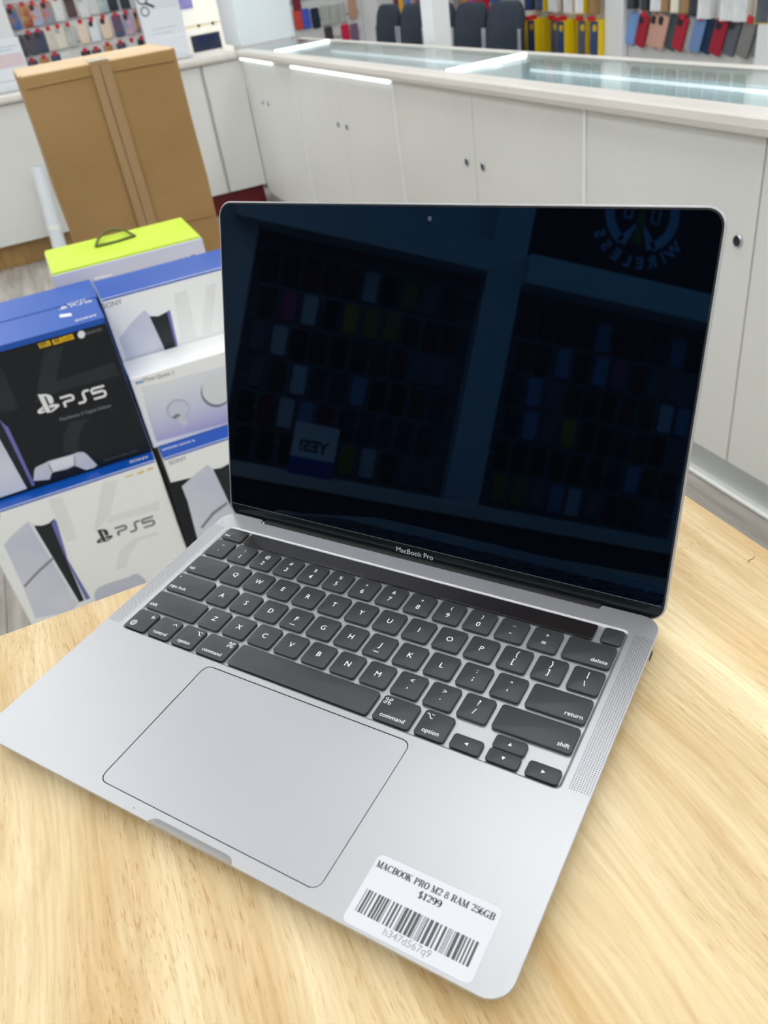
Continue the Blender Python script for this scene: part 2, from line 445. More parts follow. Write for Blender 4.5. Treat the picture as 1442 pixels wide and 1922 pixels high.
# ceiling light panels
def light_panel():
    t = empty('ceiling_light_panel')
    mb = MB(); mb.box(-0.62, -0.32, -0.03, 0.62, -0.30, 0); mb.box(-0.62, 0.30, -0.03, 0.62, 0.32, 0)
    mb.box(-0.62, -0.3, -0.03, -0.60, 0.3, 0); mb.box(0.60, -0.3, -0.03, 0.62, 0.3, 0)
    mb.build('frame', M['plastic_white'], t)
    mb = MB(); mb.box(-0.6, -0.3, -0.02, 0.6, 0.3, -0.005)
    mb.build('diffuser', mat('panel_diffuser', (255, 255, 255), 0.6, emit=(250, 252, 255), estr=PANEL_STRENGTH), t)
    return t
lp = light_panel(); first = True
for px_ in (-6.2, -4.4, -2.6, -0.8, 1.0, 2.4):
    for py_ in (-2.6, -0.95, 0.7, 2.3):
        o = lp if first else copy_tree(lp); first = False
        o.location = (px_, py_, Z_C)
        tag(o, 'flat white square-edged light panel set in the ceiling', 'ceiling light', 'ceiling light panels')

# slat boards fixed on a wall, one object per slat
def slats_far(y0, y1, z0, z1, pitch):
    me = MB(); me.box(0, 0, 0, 0.016, y1 - y0, pitch - 0.012); mesh = me.mesh('slat', M['slat'])
    z = z0
    while z < z1:
        o = link('slat', mesh, None, w_far); o.location = (X_FAR, y0, z); z += pitch
def slats_y(wall, ypos, sgn, x0, x1, z0, z1, pitch, m_='slat'):
    me = MB(); me.box(0, min(0, sgn * 0.016), 0, x1 - x0, max(0, sgn * 0.016), pitch - 0.012); mesh = me.mesh('slat', M[m_])
    z = z0
    while z < z1:
        o = link('slat', mesh, None, wall); o.location = (x0, ypos, z); z += pitch
slats_far(0.13, 1.08, 0.55, 1.9, 0.152)
slats_far(2.32, 2.98, 0.55, 1.9, 0.152)
slats_y(w_right, Y_R, -1, -6.9, -4.725, 0.45, 1.6, 0.152)
slats_y(w_right, Y_R, -1, -4.72, -3.78, 0.45, 2.1, 0.152)
slats_y(w_right, Y_R, -1, -3.615, -2.705, 0.45, 2.1, 0.152)
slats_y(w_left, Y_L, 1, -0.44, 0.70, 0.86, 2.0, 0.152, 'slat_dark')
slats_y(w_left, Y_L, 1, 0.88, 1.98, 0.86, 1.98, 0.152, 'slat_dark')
def trim(n_, a, b, m_=None):
    return shell('trim_%d' % n_, a, b, m_ or M['white_wall'])
trim(1, (-3.775, Y_R - 0.05, 0), (-3.62, Y_R, Z_C))
trim(2, (-2.70, Y_R - 0.05, 0), (-2.35, Y_R, Z_C))
trim(3, (X_FAR, -0.2, 0), (X_FAR + 0.14, 0.13, Z_C))
trim(4, (X_FAR, 1.08, 0), (X_FAR + 0.12, 1.40, Z_C))
trim(5, (0.70, Y_L, 0), (0.88, Y_L + 0.14, Z_C))          # post between the mirrored bays
trim(6, (-0.55, Y_L, 0), (-0.44, Y_L + 0.10, Z_C))
trim(7, (-0.55, Y_L, 2.02), (0.70, Y_L + 0.20, 2.16))
trim(8, (0.88, Y_L, 2.00), (1.98, Y_L + 0.22, 2.14))
# square columns behind the counter
shell('trim_9', (-3.415, 1.70, 0), (-3.30, 1.78, Z_C), M['white_wall'])
mb = MB(); L_ = []
for z in (0.9, Z_C): L_.append([(a, b, z) for a, b in rrect(-5.62, 1.33, -5.22, 1.69, 0.012, 3)])
mb.loops(L_)
tag(mb.build('trim_10', mottled('pale_blue_gloss_panel', (238, 246, 249), (242, 248, 251), (2, 2, 2), 0.25, 0.5), smooth=30), kind='structure')

# ------------------------------------------------------------------ right counter
YF, ZU, ZTOP = 1.259, 0.862, 0.898
bounds = [-5.27, -4.04, -2.805, -1.572, -0.34]
cab_words = ['white double-door cabinet in the corner against the left counter', 'white double-door cabinet next to the corner cabinet of the glass counter',
             'white double-door cabinet straight behind the upper laptop lid', 'white double-door cabinet with one dark lock at the counter end with the wide gap']
for k in range(4):
    x0, x1 = bounds[k] + 0.006, bounds[k + 1] - 0.010
    t = empty('cabinet', ((x0 + x1) / 2, YF, 0)); hw = (x1 - x0) / 2
    tag(t, cab_words[k], 'cabinet', 'cabinets under the glass counter')
    mb = MB(); mb.box(-hw, 0.022, 0.083, hw, 0.38, 0.69)
    mb.build('body', M['white'], t)
    for s in (-1, 1):
        a, b = (-hw, -0.002) if s < 0 else (0.002, hw)
        if k == 0 and s < 0: a = -5.018 - (x0 + x1) / 2
        d = MB(); L_ = []
        for ins, yy in ((0.0, 0.020), (0.0, 0.0012), (0.0012, 0.0)):
            L_.append([(a + ins, yy, 0.085 + ins), (b - ins, yy, 0.085 + ins), (b - ins, yy, ZU - 0.004 - ins), (a + ins, yy, ZU - 0.004 - ins)])
        d.loops(L_); do = d.build('door', M['white'], t)
        if k == 3 and s > 0: continue
        lx = s * 0.055 if k < 3 else -0.045
        lk = MB(); L_ = []
        for yy, r in ((0.0005, 0.0125), (-0.004, 0.0125), (-0.0055, 0.011), (-0.0055, 0.0108), (-0.003, 0.0105)):
            L_.append([(lx + r * math.cos(q_), yy, 0.64 + r * 1.15 * math.sin(q_)) for q_ in [2 * math.pi * j / 18 for j in range(18)]])
        lk.loops(L_, False, True, 0, 1)
        lo = lk.build('lock', [M['chrome'], M['lock']], do, 40)
    # vertical edge strip between the units
    es = MB(); es.box(hw + 0.001, -0.002, 0.085, hw + 0.013, 0.02, ZU - 0.004); es.build('edge_strip', mat('edge_strip_white', (250, 251, 250), 0.3), t)
t = empty('base_rail', (-2.8, YF, 0))
tag(t, 'grey metal base rail with a pale lip under the glass counter', 'rail')
mb = MB(); mb.box(-2.2, 0.006, 0.012, 2.46, 0.37, 0.082); mb.build('rail', M['alu_rail'], t)
mb = MB(); L_ = []
for x in (-2.2, 2.46): L_.append([(x, a, b) for a, b in ((0.006, 0.0), (-0.012, 0.0), (-0.016, 0.004), (-0.016, 0.010), (-0.010, 0.014), (0.006, 0.014))])
mb.loops(L_); mb.build('lip', M['lip'], t)

# glass show case that runs along the top
t = empty('glass_showcase', (-2.8, YF, 0.69)); OX, OZ = -2.8, 0.69
tag(t, 'long glass-topped showcase counter with bright tube lights and pale ledge', 'showcase')
def lx_(x): return x - OX
xa, xb = -5.02, -0.34
mb = MB(); prof = [(-0.022, ZU - OZ + 0.002), (-0.024, ZU - OZ + 0.016), (-0.020, ZTOP - OZ - 0.004), (-0.014, ZTOP - OZ), (0.055, ZTOP - OZ), (0.055, ZU - OZ)]
mb.loops([[(lx_(x), a, b) for a, b in prof] for x in (xa, xb)]); mb.build('front_ledge', M['ledge'], t)
mb = MB(); mb.box(lx_(xa), 0.372, ZU - OZ, lx_(xb), 0.412, ZTOP - OZ); mb.build('back_ledge', M['ledge'], t)
mb = MB(); mb.box(lx_(xa), 0.024, 0.0, lx_(xb), 0.39, 0.012); mb.build('tray', M['case_in'], t)
mb = MB(); mb.box(lx_(xa), 0.024, 0.012, lx_(xb), 0.04, ZU - OZ); mb.build('front_board', M['case_in'], t)
mb = MB(); mb.box(lx_(xa), 0.378, 0.012, lx_(xb), 0.392, ZU - OZ); mb.build('back_board', M['case_in'], t)
divs = [-5.02, -4.47, -2.455, -0.36]
for x in divs:
    mb = MB(); mb.box(lx_(x) - 0.012, 0.04, 0.012, lx_(x) + 0.012, 0.378, ZU - OZ + 0.010); mb.build('divider', M['case_in'], t)
for x in divs[1:3]:
    mb = MB(); mb.tube([(lx_(x), 0.056, ZTOP - OZ - 0.004), (lx_(x), 0.371, ZTOP - OZ - 0.004)], 0.0085, 10); mb.build('tube_light', M['led_mid'], t, 60)
for a, b in zip(divs[:-1], divs[1:]):
    mb = MB(); mb.box(lx_(a) + 0.014, 0.055, ZTOP - OZ - 0.006, lx_(b) - 0.014, 0.372, ZTOP - OZ - 0.001); mb.build('glass_pane', M['glass'], t)
    mb = MB(); mb.tube([(lx_(a) + 0.05, 0.362, 0.160), (lx_(b) - 0.05, 0.362, 0.160)], 0.005, 8); mb.build('tube_light', M['led_soft'], t, 60)
    mb = MB(); mb.tube([(lx_(a) + 0.05, 0.060, 0.165), (lx_(b) - 0.05, 0.060, 0.165)], 0.008, 8); mb.build('tube_light', M['led'], t, 60)  # last tube is added unseen under the front ledge to brighten the interior
    mb = MB(); mb.box(lx_(a) + 0.10, 0.05, 0.085, lx_(b) - 0.10, 0.33, 0.090); mb.build('glass_shelf', M['glass'], t)
for a, b in ((-4.98, -4.36), (-4.02, -2.82)):  # glowing rods stand in for light leaking through the ledge gaps, no lamps there
    mb = MB(); mb.tube([(lx_(a), -0.010, ZU - OZ - 0.008), (lx_(b), -0.010, ZU - OZ - 0.008)], 0.007, 8); mb.build('strip_light', M['led_soft'], t, 60)
# goods lying in the showcase
goods_c = [(38, 66, 66), (52, 82, 84), (140, 40, 48), (200, 204, 206), (44, 52, 60), (60, 120, 90), (160, 140, 70), (28, 36, 44)]
gmesh = []
for i, c in enumerate(goods_c):
    gmesh.append(slab(-0.037, -0.076, 0, 0.037, 0.076, 0.011, 0.012, 0.002, 4).mesh('phone', mat('showcase_phone_%d' % i, c, 0.25)))
gw = ['dark teal', 'grey green', 'dark red', 'pale silver', 'slate grey', 'bright green', 'ochre', 'black']
BAYW = ['short corner bay', 'bay by the waiting chairs', 'bay before the tilted cases']
for bay, (a, b) in enumerate(zip(divs[:-1], divs[1:])):
    x = a + 0.2
    while x < b - 0.15:
        i = random.randrange(8)
        o = link('phone', gmesh[i]); o.location = (x, YF + 0.125 + 0.02 * random.random(), OZ + 0.0925); o.rotation_euler = (0, 0, random.uniform(-.06, .06))
        tag(o, gw[i] + ' phone on the showcase shelf, ' + BAYW[bay], 'phone', 'phones inside the showcase')
        if random.random() < 0.75:
            j = random.randrange(8); o2 = link('phone', gmesh[j]); o2.location = (x + 0.03, YF + 0.21, OZ + 0.0125)
            tag(o2, gw[j] + ' phone on the showcase tray, ' + BAYW[bay], 'phone', 'phones on the showcase tray')
        x += 0.12 + 0.05 * random.random()

# ------------------------------------------------------------------ left counter
XC = -5.02
lcab = [(-1.55, -0.52, 'white cabinet of the left counter beside the white rolled tube'), (-0.52, 1.000, 'white cabinet of the left counter behind the tall cardboard box'), (1.016, 1.2585, 'narrow white corner panel cabinet of the left counter over the red board')]
for i, (y0, y1, lb) in enumerate(lcab):
    t = empty('cabinet', (XC, (y0 + y1) / 2, 0)); hw = (y1 - y0) / 2
    tag(t, lb, 'cabinet', 'cabinets of the left counter')
    mb = MB(); mb.box(-0.45, -hw, 0.135, -0.022, hw, 0.855); mb.build('body', M['white'], t)
    d = MB(); L_ = []
    for ins, xx in ((0.0, -0.020), (0.0, -0.0015), (0.0015, 0.0)):
        L_.append([(xx, -hw + 0.002 + ins, 0.138 + ins), (xx, hw - 0.002 - ins, 0.138 + ins), (xx, hw - 0.002 - ins, 0.852 - ins), (xx, -hw + 0.002 + ins, 0.852 - ins)])
    d.loops(L_); d.build('door', M['white'], t)
mb = MB(); mb.box(XC - 0.03, 1.000, 0.135, XC - 0.012, 1.016, 0.855); tag(mb.build('trim_11', M['alu_rail']), kind='structure')
mb = MB(); prof = [(0.022, 0.858), (0.026, 0.872), (0.022, 0.890), (0.014, 0.895), (-0.46, 0.895), (-0.46, 0.858)]
mb.loops([[(XC + a, y, b) for a, b in prof] for y in (-1.6, 1.234)])
tag(mb.build('worktop', M['ledge']), 'pale counter top slab along the left cabinets', 'counter top')
mb = MB(); mb.box(XC - 0.09, -1.55, 0, XC - 0.06, 0.30, 0.134); tag(mb.build('toe_board', M['toe_brown']), 'brown wooden toe board under the left cabinets', 'board')
mb = MB(); mb.box(XC - 0.09, 0.302, 0, XC - 0.06, 1.25, 0.134); tag(mb.build('toe_board', M['toe_red']), 'dark red toe board in the corner of the counters', 'board')

# notices standing on the left counter
def sign_holder(label, y0, y1, ztop, lines, x=-5.20, logo=False):
    t = empty('sign_holder', (x, (y0 + y1) / 2, 0.895)); h = ztop - 0.895; hw = (y1 - y0) / 2
    tag(t, label, 'sign')
    mb = MB(); mb.box(-0.002, -hw, 0.0, 0.002, hw, h); mb.build('acrylic_sheet', M['acrylic'], t)
    mb = MB(); mb.box(-0.05, -hw, 0.0, 0.03, hw, 0.004); mb.build('foot', M['acrylic'], t)
    mb = MB(); mb.box(-0.008, -hw + 0.004, 0.01, -0.003, hw - 0.004, h - 0.004); mb.build('paper', mat('notice_paper', (246, 248, 250), 0.5), t)
    for (a, b, c, d, col) in lines:
        mb = MB(); mb.box(-0.0026, -hw + a * 2 * hw, b * h, -0.0022, -hw + c * 2 * hw, d * h); mb.build('print', mat('notice_print_%d_%d_%d' % col, col, 0.6), t)
    return t
sign_holder('clear acrylic sign with a pale notice and pink block on the left counter', -0.16, 0.085, 1.155,
            [(.1, .45, .95, .70, (236, 214, 216)), (.1, .82, .9, .84, (204, 212, 224)), (.1, .76, .8, .78, (204, 212, 224)), (.2, .2, .9, .22, (206, 214, 226))])
t = sign_holder('tall white notice with a black round emblem on the counter behind the cardboard box', 0.765, 1.015, 1.30,
            [(.2, .42, .8, .43, (208, 218, 230)), (.2, .36, .7, .37, (208, 218, 230)), (.06, .66, .98, .97, (240, 241, 244))])
mb = MB(); mb.ribbon([(0.028 * math.cos(a), 0.028 * math.sin(a) + 0.03) for a in [2 * math.pi * j / 24 for j in range(24)]], 0.008, closed=True)
mb.ribbon([(0.022 * math.cos(a), 0.022 * math.sin(a) - 0.034) for a in [2 * math.pi * j / 24 for j in range(24)]], 0.006, closed=True)
mb.ribbon([(0.015, 0.005), (0.06, -0.02)], 0.014)
mb.mapped(basis_map((-0.0018, -0.085, 0.30), (0, 1, 0), (0, 0, 1))); mb.build('emblem', M['pdark'], t)

# light box and pictures on the far wall
def far_rect(y0, y1, z0, z1, d0, d1):
    mb = MB(); mb.box(d0, y0 - 1.605, z0 - 0.5, d1, y1 - 1.605, z1 - 0.5); return mb
t = empty('light_box', (X_FAR, 1.605, 0.5)); tag(t, 'bright cream light box of tall panels on the far wall', 'light box')
lbm = mat('light_box_panel', (252, 250, 240), 0.5, emit=(255, 252, 240), estr=0.85)
ys = [1.405, 1.545, 1.665, 1.80]
for a, b in zip(ys[:-1], ys[1:]):
    far_rect(a + 0.004, b - 0.004, 0.97, 1.75, 0.01, 0.03).build('panel', lbm, t)
    far_rect(a + 0.004, b - 0.004, 0.55, 0.955, 0.01, 0.03).build('panel', lbm, t)
far_rect(1.40, 1.81, 0.5, 1.78, 0.001, 0.012).build('backing', mat('light_box_backing', (240, 230, 196), 0.5), t)
for yy in ys[1:3]:
    mb = MB(); mb.tube([(0.03, yy - 1.605, 0.462), (0.045, yy - 1.605, 0.462)], 0.012, 8); mb.build('clip', M['pdark'], t)
for (y0, y1, z0, z1, lb, c1, c2) in ((1.455, 1.70, 0.78, 0.90, 'dark blue framed picture hanging low on the light box', (24, 46, 92), (60, 66, 92)),
                                     (1.415, 1.535, 1.09, 1.35, 'blue violet poster on the light box', (150, 160, 240), (205, 180, 226))):
    t = empty('picture', (X_FAR + 0.03, (y0 + y1) / 2, z0)); tag(t, lb, 'picture')
    mb = MB(); w_ = (y1 - y0) / 2
    mb.box(0.001, -w_, 0, 0.012, w_, z1 - z0); mb.build('frame', mat('picture_frame_%d' % c1[0], (70, 74, 80) if c1[0] < 50 else c1, 0.4), t)
    mb = MB(); mb.box(0.0122, -w_ + 0.012, 0.012, 0.0132, w_ - 0.012, z1 - z0 - 0.012)
    mb.build('print', mottled('picture_print_%d' % c1[0], c1, c2, (8, 14, 14), 0.4), t)

# ------------------------------------------------------------------ goods on the walls
def local_parent(t):
    pass
CASE = {}
def case_meshes(key, c1, c2=None, clear=False, w=0.074, h=0.148):
    if key in CASE: return CASE[key]
    mt = mottled('case_' + key, c1, c2 or c1, (18, 18, 18), 0.3, 0.4)
    # front faces local -Y, hangs from z = 0 downwards, back at y = 0
    fn = lambda p: (p[0], -p[2], p[1])
    body = slab(-w / 2, -h, 0, w / 2, 0, 0.012, 0.012, 0.003, 4).mapped(fn).mesh('shell', mt, 40)
    bump = slab(-w / 2 + 0.007, -0.045, 0.0122, -w / 2 + 0.040, -0.008, 0.0145, 0.008, 0.001, 3).mapped(fn).mesh('camera_cutout', mat('case_cutout', (34, 34, 38), 0.3) if not clear else mat('case_cutout_clear', (176, 178, 176), 0.3))
    tg = MB(); tg.box(-0.016, -0.016, -0.012, 0.014, -0.012, 0.018); tagm = tg.mesh('hang_tag', M['tag'])
    peg = MB(); peg.tube([(0, 0.012, 0.004), (0, -0.05, 0.004)], 0.003, 6); pegm = peg.mesh('peg', M['peg'])
    CASE[key] = (body, bump, tagm, pegm); return CASE[key]
def hang_case(name, loc, rotz, key, label, group, roll=0.0, tagged=True, cut=True, c1=(100, 100, 100), c2=None, clear=False, cat='phone case'):
    b, u, g, pg = case_meshes(key, c1, c2, clear)
    t = empty(name, loc, rotz); t.rotation_mode = 'YXZ'; t.rotation_euler = (0, roll, rotz)
    tag(t, label, cat, group)
    link('shell', b, None, t)
    if cut: link('camera_cutout', u, None, t)
    if tagged: link('hang_tag', g, None, t)
    return t
# far wall, rows seen above the cardboard box: (x, y of the top edge in the photo, key, colours, words, tag, clear)
far_rows = [
 (19, 13, 'bluebear', (30, 104, 176), (180, 130, 80), 'blue and tan printed phone case, first beside the white post in the top far row', 1, 0),
 (41, 9, 'redbrown', (150, 60, 50), (200, 164, 110), 'red brown patterned phone case between blue and sky cases, top far row', 1, 0),
 (60, 6, 'skyorange', (160, 184, 216), (214, 128, 60), 'sky blue phone case with orange blot, top far row', 1, 0),
 (82, 2, 'greyorange', (132, 152, 170), (206, 110, 80), 'grey blue phone case with an orange picture, top far row', 1, 0),
 (103, -2, 'clearA', (214, 216, 212), (222, 224, 220), 'clear phone case beside the dark brown wallet, top far row', 1, 1),
 (125, -10, 'brownwallet', (84, 62, 68), (92, 70, 74), 'dark brown wallet phone case hanging in the top far row', 0, 0),
 (150, -9, 'clearB', (216, 218, 216), (224, 226, 222), 'clear phone case right of the dark brown wallet, top far row', 0, 1),
 (186, -18, 'tealclear', (150, 168, 172), (198, 206, 206), 'grey teal edged clear phone case, top far row', 0, 0),
 (204, -22, 'blackA', (34, 40, 52), (44, 50, 60), 'black phone case beside the teal edged case, top far row', 0, 0),
 (226, -26, 'blackB', (36, 44, 60), (44, 52, 66), 'blue black phone case next to the white column, top far row', 0, 0),
 (33, 66, 'darkC', (70, 70, 80), (90, 90, 98), 'dark grey phone case half behind the acrylic sign, second far row', 0, 0),
 (53, 62, 'darkred', (72, 76, 88), (100, 84, 92), 'slate phone case with red bottom edge, second far row', 1, 0),
 (71, 58, 'navyA', (62, 70, 92), (74, 82, 104), 'navy phone case right of the slate one, second far row', 1, 0),
 (90, 54, 'beigeclear', (206, 198, 182), (220, 214, 200), 'beige tinted clear phone case, second far row', 1, 1),
 (108, 50, 'cream', (222, 214, 196), (226, 222, 210), 'cream phone case right of the beige clear one, second far row', 1, 1),
 (127, 47, 'greyclear', (178, 182, 176), (198, 202, 196), 'grey tinted clear phone case, second far row', 1, 1),
 (150, 41, 'beigeA', (226, 208, 186), (232, 216, 196), 'beige ribbed phone case left of the white one, second far row', 1, 0),
 (171, 37, 'whiteA', (222, 228, 234), (230, 234, 238), 'plain white phone case between two beige ones, second far row', 1, 0),
 (193, 32, 'peachA', (228, 204, 180), (234, 212, 190), 'peach ribbed phone case right of the white one, second far row', 1, 0),
 (216, 28, 'tealplum', (66, 92, 112), (124, 66, 100), 'teal and plum printed phone case, second far row', 1, 0),
 (236, 24, 'pinkblue', (206, 168, 184), (140, 150, 190), 'pink and blue printed phone case, second far row', 1, 0),
 (257, 20, 'plumgold', (98, 72, 108), (190, 140, 70), 'plum phone case with a gold spot beside the white column, second far row', 1, 0),
]
for i, (x, y, key, c1, c2, lb, tg_, clr) in enumerate(far_rows):
    p = hx(X_FAR + 0.03, x, y)
    hang_case('phone_case', (X_FAR + 0.018, p.y, p.z), math.radians(90), key, lb, 'phone cases on the far slat wall', 0, bool(tg_), i % 3 != 1, c1, c2, bool(clr))
for i, (x, y) in enumerate(((60, 113), (82, 108), (103, 102), (121, 99), (160, 95), (180, 92), (202, 84), (226, 80), (247, 76), (266, 72))):
    p = hx(X_FAR + 0.03, x, y); key = ['darkC', 'redbrown', 'navyA', 'clearA', 'blackA'][i % 5]
    wd = ['dark grey', 'red brown', 'navy', 'clear', 'black'][i % 5]
    hang_case('phone_case', (X_FAR + 0.018, p.y, p.z), math.radians(90), key, wd + ' phone case, ' + ['first', 'second', 'third', 'fourth', 'fifth', 'sixth', 'seventh', 'eighth', 'ninth', 'tenth'][i] + ' from the sign, far row over the cardboard box', 'phone cases in the third far row', 0, i != 3, False)
corner = [(557, 18, 'redC', (204, 74, 66), 'red phone case next to the pale column on the corner slats'), (572, 16, 'blueC', (70, 92, 190), 'blue pouch phone case on the corner slats'),
          (590, 15, 'navyC', (26, 40, 60), 'black navy phone case on the corner slats'), (608, 10, 'clearC', (176, 178, 172), 'first of three clear grey cases on the corner slats'),
          (624, 8, 'clearC', 0, 'second of three clear grey cases on the corner slats'), (640, 5, 'clearC', 0, 'third of three clear grey cases on the corner slats'),
          (660, -2, 'peachC', (190, 146, 120), 'tan phone case at the end of the corner slats'), (616, 50, 'darkC2', (70, 60, 64), 'dark phone case low on the corner slats'),
          (647, 46, 'magentaC', (206, 30, 74), 'magenta red phone case low on the corner slats'), (664, 44, 'patternC', (120, 96, 120), 'violet patterned phone case low on the corner slats'), (553, -18, 'plumC', (120, 40, 60), 'dark plum phone case high on the corner slats')]
for (x, y, key, c, lb) in corner:
    p = hx(X_FAR + 0.03, x, y)
    hang_case('phone_case', (X_FAR + 0.018, min(p.y, 2.94), p.z), math.radians(90), key, lb, 'phone cases on the corner slats', 0, False, False, c or (176, 178, 172))
# right wall behind the chairs: bright cases just over the chair backs
chair_row = [(742, 'plumR', (110, 30, 50), 'plum'), (752, 'yellowR', (222, 170, 30), 'amber'), (763, 'skyR', (80, 120, 190), 'mid blue'), (774, 'pinkR', (176, 150, 160), 'dusty pink'), (786, 'wineR', (104, 34, 48), 'wine'),
             (856, 'greyR', (150, 140, 136), 'warm grey'), (870, 'ochreR', (206, 146, 40), 'ochre'), (884, 'violetR', (190, 80, 160), 'violet'), (898, 'redR', (206, 40, 60), 'bright red'), (911, 'crimsonR', (190, 30, 50), 'crimson'), (926, 'blueR', (60, 90, 160), 'royal blue')]
for (x, key, c, wd) in chair_row:
    p = hy(Y_R - 0.03, x, 8)
    hang_case('phone_case', (p.x, Y_R - 0.018, p.z + 0.095), 0, key, wd + ' phone case on the slats above the waiting chairs', 'phone cases above the waiting chairs', 0, False, False, c)
# right wall, bay with the tilted cases
tilt_row = [(1186, 28, 'iceT', (120, 158, 214), 'pale blue phone case at the white post end of the tilted row'), (1208, 30, 'redT', (164, 30, 50), 'red ring phone case beside the pale blue one in the tilted row'),
            (1227, 31, 'roseT', (204, 158, 142), 'first rose gold phone case of the tilted row'), (1245, 32, 'roseT', 0, 'second rose gold phone case of the tilted row'),
            (1262, 34, 'slateT', (66, 80, 84), 'slate ridged phone case of the tilted row'), (1281, 34, 'red2T', (170, 34, 54), 'red phone case between slate and clear in the tilted row'),
            (1298, 36, 'clearT', (170, 170, 172), 'clear grey phone case of the tilted row'), (1314, 36, 'lightblueT', (110, 140, 184), 'light blue phone case of the tilted row'),
            (1330, 38, 'navyT', (24, 48, 78), 'navy phone case of the tilted row'), (1354, 40, 'red3T', (160, 32, 54), 'dark red phone case with a ring of the tilted row'),
            (1376, 40, 'greyT', (96, 98, 110), 'grey black phone case of the tilted row'), (1407, 42, 'redgreyT', (126, 126, 124), 'grey phone case with a red tag ribbon of the tilted row'), (1432, 44, 'grey3T', (122, 126, 120), 'last grey green phone case of the tilted row')]
for i, (x, y, key, c, lb) in enumerate(tilt_row):
    p = hy(Y_R - 0.05, x, y)
    hang_case('phone_case', (p.x, Y_R - 0.02 - 0.012 * (i % 2), p.z + 0.006), 0, key, lb, 'tilted phone cases over the glass counter', math.radians(16), i in (1, 5, 7, 9, 10, 11), i in (1, 2, 3, 5, 9, 10), c or (200, 150, 134))
# packaged cases: yellow sides, dark printed front
def pack_meshes(key, side, front, dot=True, w=0.08, h=0.205, d=0.034):
    bm = MB(); bm.box(-w / 2, -d, -h, w / 2, 0, 0); body = bm.mesh('carton', mat('pack_side_' + key, side, 0.4))
    fr = MB(); fr.box(-w / 2 + 0.004, -d - 0.0012, -h + 0.004, w / 2 - 0.004, -d, -0.004); fro = fr.mesh('front_print', mottled('pack_front_' + key, front, tuple(min(255, v + 30) for v in front), (9, 9, 9), 0.35))
    dm = MB(); dm.add([(0.018 * math.cos(a) + 0.008, -d - 0.002, 0.018 * math.sin(a) - 0.035) for a in [2 * math.pi * j / 16 for j in range(16)]], [tuple(range(16))])
    return body, fro, dm.mesh('round_mark', M['yellow']) if dot else None
PK = {'yb': pack_meshes('yb', (236, 204, 14), (50, 66, 104)), 'yg': pack_meshes('yg', (226, 190, 20), (76, 82, 92)), 'yw': pack_meshes('yw', (236, 200, 20), (226, 228, 232), False),
      'ny': pack_meshes('ny', (34, 52, 92), (34, 52, 92)), 'wh': pack_meshes('wh', (228, 228, 226), (214, 216, 218), False), 'bk': pack_meshes('bk', (36, 40, 46), (44, 48, 54), False, 0.055), 'br': pack_meshes('br', (150, 118, 78), (150, 118, 78), False, 0.055), 'cr': pack_meshes('cr', (222, 214, 190), (226, 220, 200), False, 0.055)}
PT_ = MB(); PT_.box(-0.02, -0.06, 0.001, 0.02, -0.04, 0.022); PTAG = PT_.mesh('hang_tag', M['tag'])
def pack(x, y, key, label, group, k=0, ypx=None):
    p = hy(Y_R - 0.08, x, y)
    t = empty('packaged_case', (p.x, Y_R - 0.018 - 0.037 * k, p.z)); tag(t, label, 'package', group)
    b, f_, d_ = PK[key]; link('carton', b, None, t); link('front_print', f_, None, t)
    if d_ and k >= 1: link('round_mark', d_, None, t)
    if k >= 1: link('hang_tag', PTAG, None, t)
wd = ['first', 'second', 'third', 'fourth', 'fifth', 'sixth']
for g, x in enumerate((984, 1012, 1046, 1068, 1098, 1121)):
    for k in range(3 if g in (1, 3) else 2):
        pack(x - 3, 34 + 0.03 * (x - 984), 'yb' if g % 2 else 'yg', 'yellow sided package on the %s peg from the chairs, %s on the peg' % (wd[g], ['rearmost', 'next', 'front'][k]), 'yellow sided packages on the lower pegs', k)
for g, (x, key, c) in enumerate(((992, 'ny', 'navy'), (1014, 'yb', 'yellow and navy'), (1038, 'wh', 'white'), (1068, 'wh', 'white'), (1090, 'yw', 'yellow and white'), (1116, 'br', 'tan'))):
    pack(x, -58, key, '%s package on the upper pegs over the %s yellow stack' % (c, wd[g]), 'packages on the upper pegs', 1)
for g, (x, key, c) in enumerate(((1178, 'bk', 'dark'), (1204, 'bk', 'black'), (1226, 'wh', 'white'), (1243, 'br', 'brown'), (1262, 'cr', 'cream'), (1282, 'br', 'brown'), (1298, 'bk', 'black'))):
    pack(x, -72 + 0.02 * (x - 1178), key, '%s package hanging above the %s' % (c, ['pale blue case', 'red ring case', 'first rose gold case', 'second rose gold case', 'slate case', 'red case', 'clear case'][g]), 'packages above the tilted cases', 0)
for g, (x, lb) in enumerate(((1318, 'white boxed case with a window above the navy case'), (1362, 'wide white boxed case above the dark red case'), (1388, 'white boxed case above the grey case'), (1432, 'yellow labelled package at the end of the tilted row'))):
    pack(x, -62 + 0.01 * (x - 1318), 'wh' if g < 3 else 'yg', lb, 'boxed cases above the tilted cases', 0)

# upper rows of both bays; the photo shows them only as dark mirror images in the glass top
up_c = [('greenU', (44, 74, 66), 'dark green'), ('slateU', (58, 66, 74), 'slate'), ('blackU', (26, 30, 36), 'black'), ('wineU', (120, 30, 44), 'wine red'), ('mistU', (150, 164, 164), 'mist grey'), ('navyU', (32, 44, 70), 'dark navy')]
for x0, x1, words in ((-4.62, -3.83, 'over the yellow packages'), (-3.54, -2.76, 'over the tilted cases')):
    for r in range(4):
        x = x0
        while x < x1:
            key, c, wdv = random.choices(up_c, [4, 4, 5, 2, 2, 3])[0]
            hang_case('phone_case', (x, Y_R - 0.018, 1.36 + 0.19 * r), 0, key, wdv + ' phone case, ' + ['first', 'second', 'third', 'fourth'][r] + ' upper row ' + words, 'phone cases in the upper rows ' + words, 0, False, False, c)
            x += 0.092

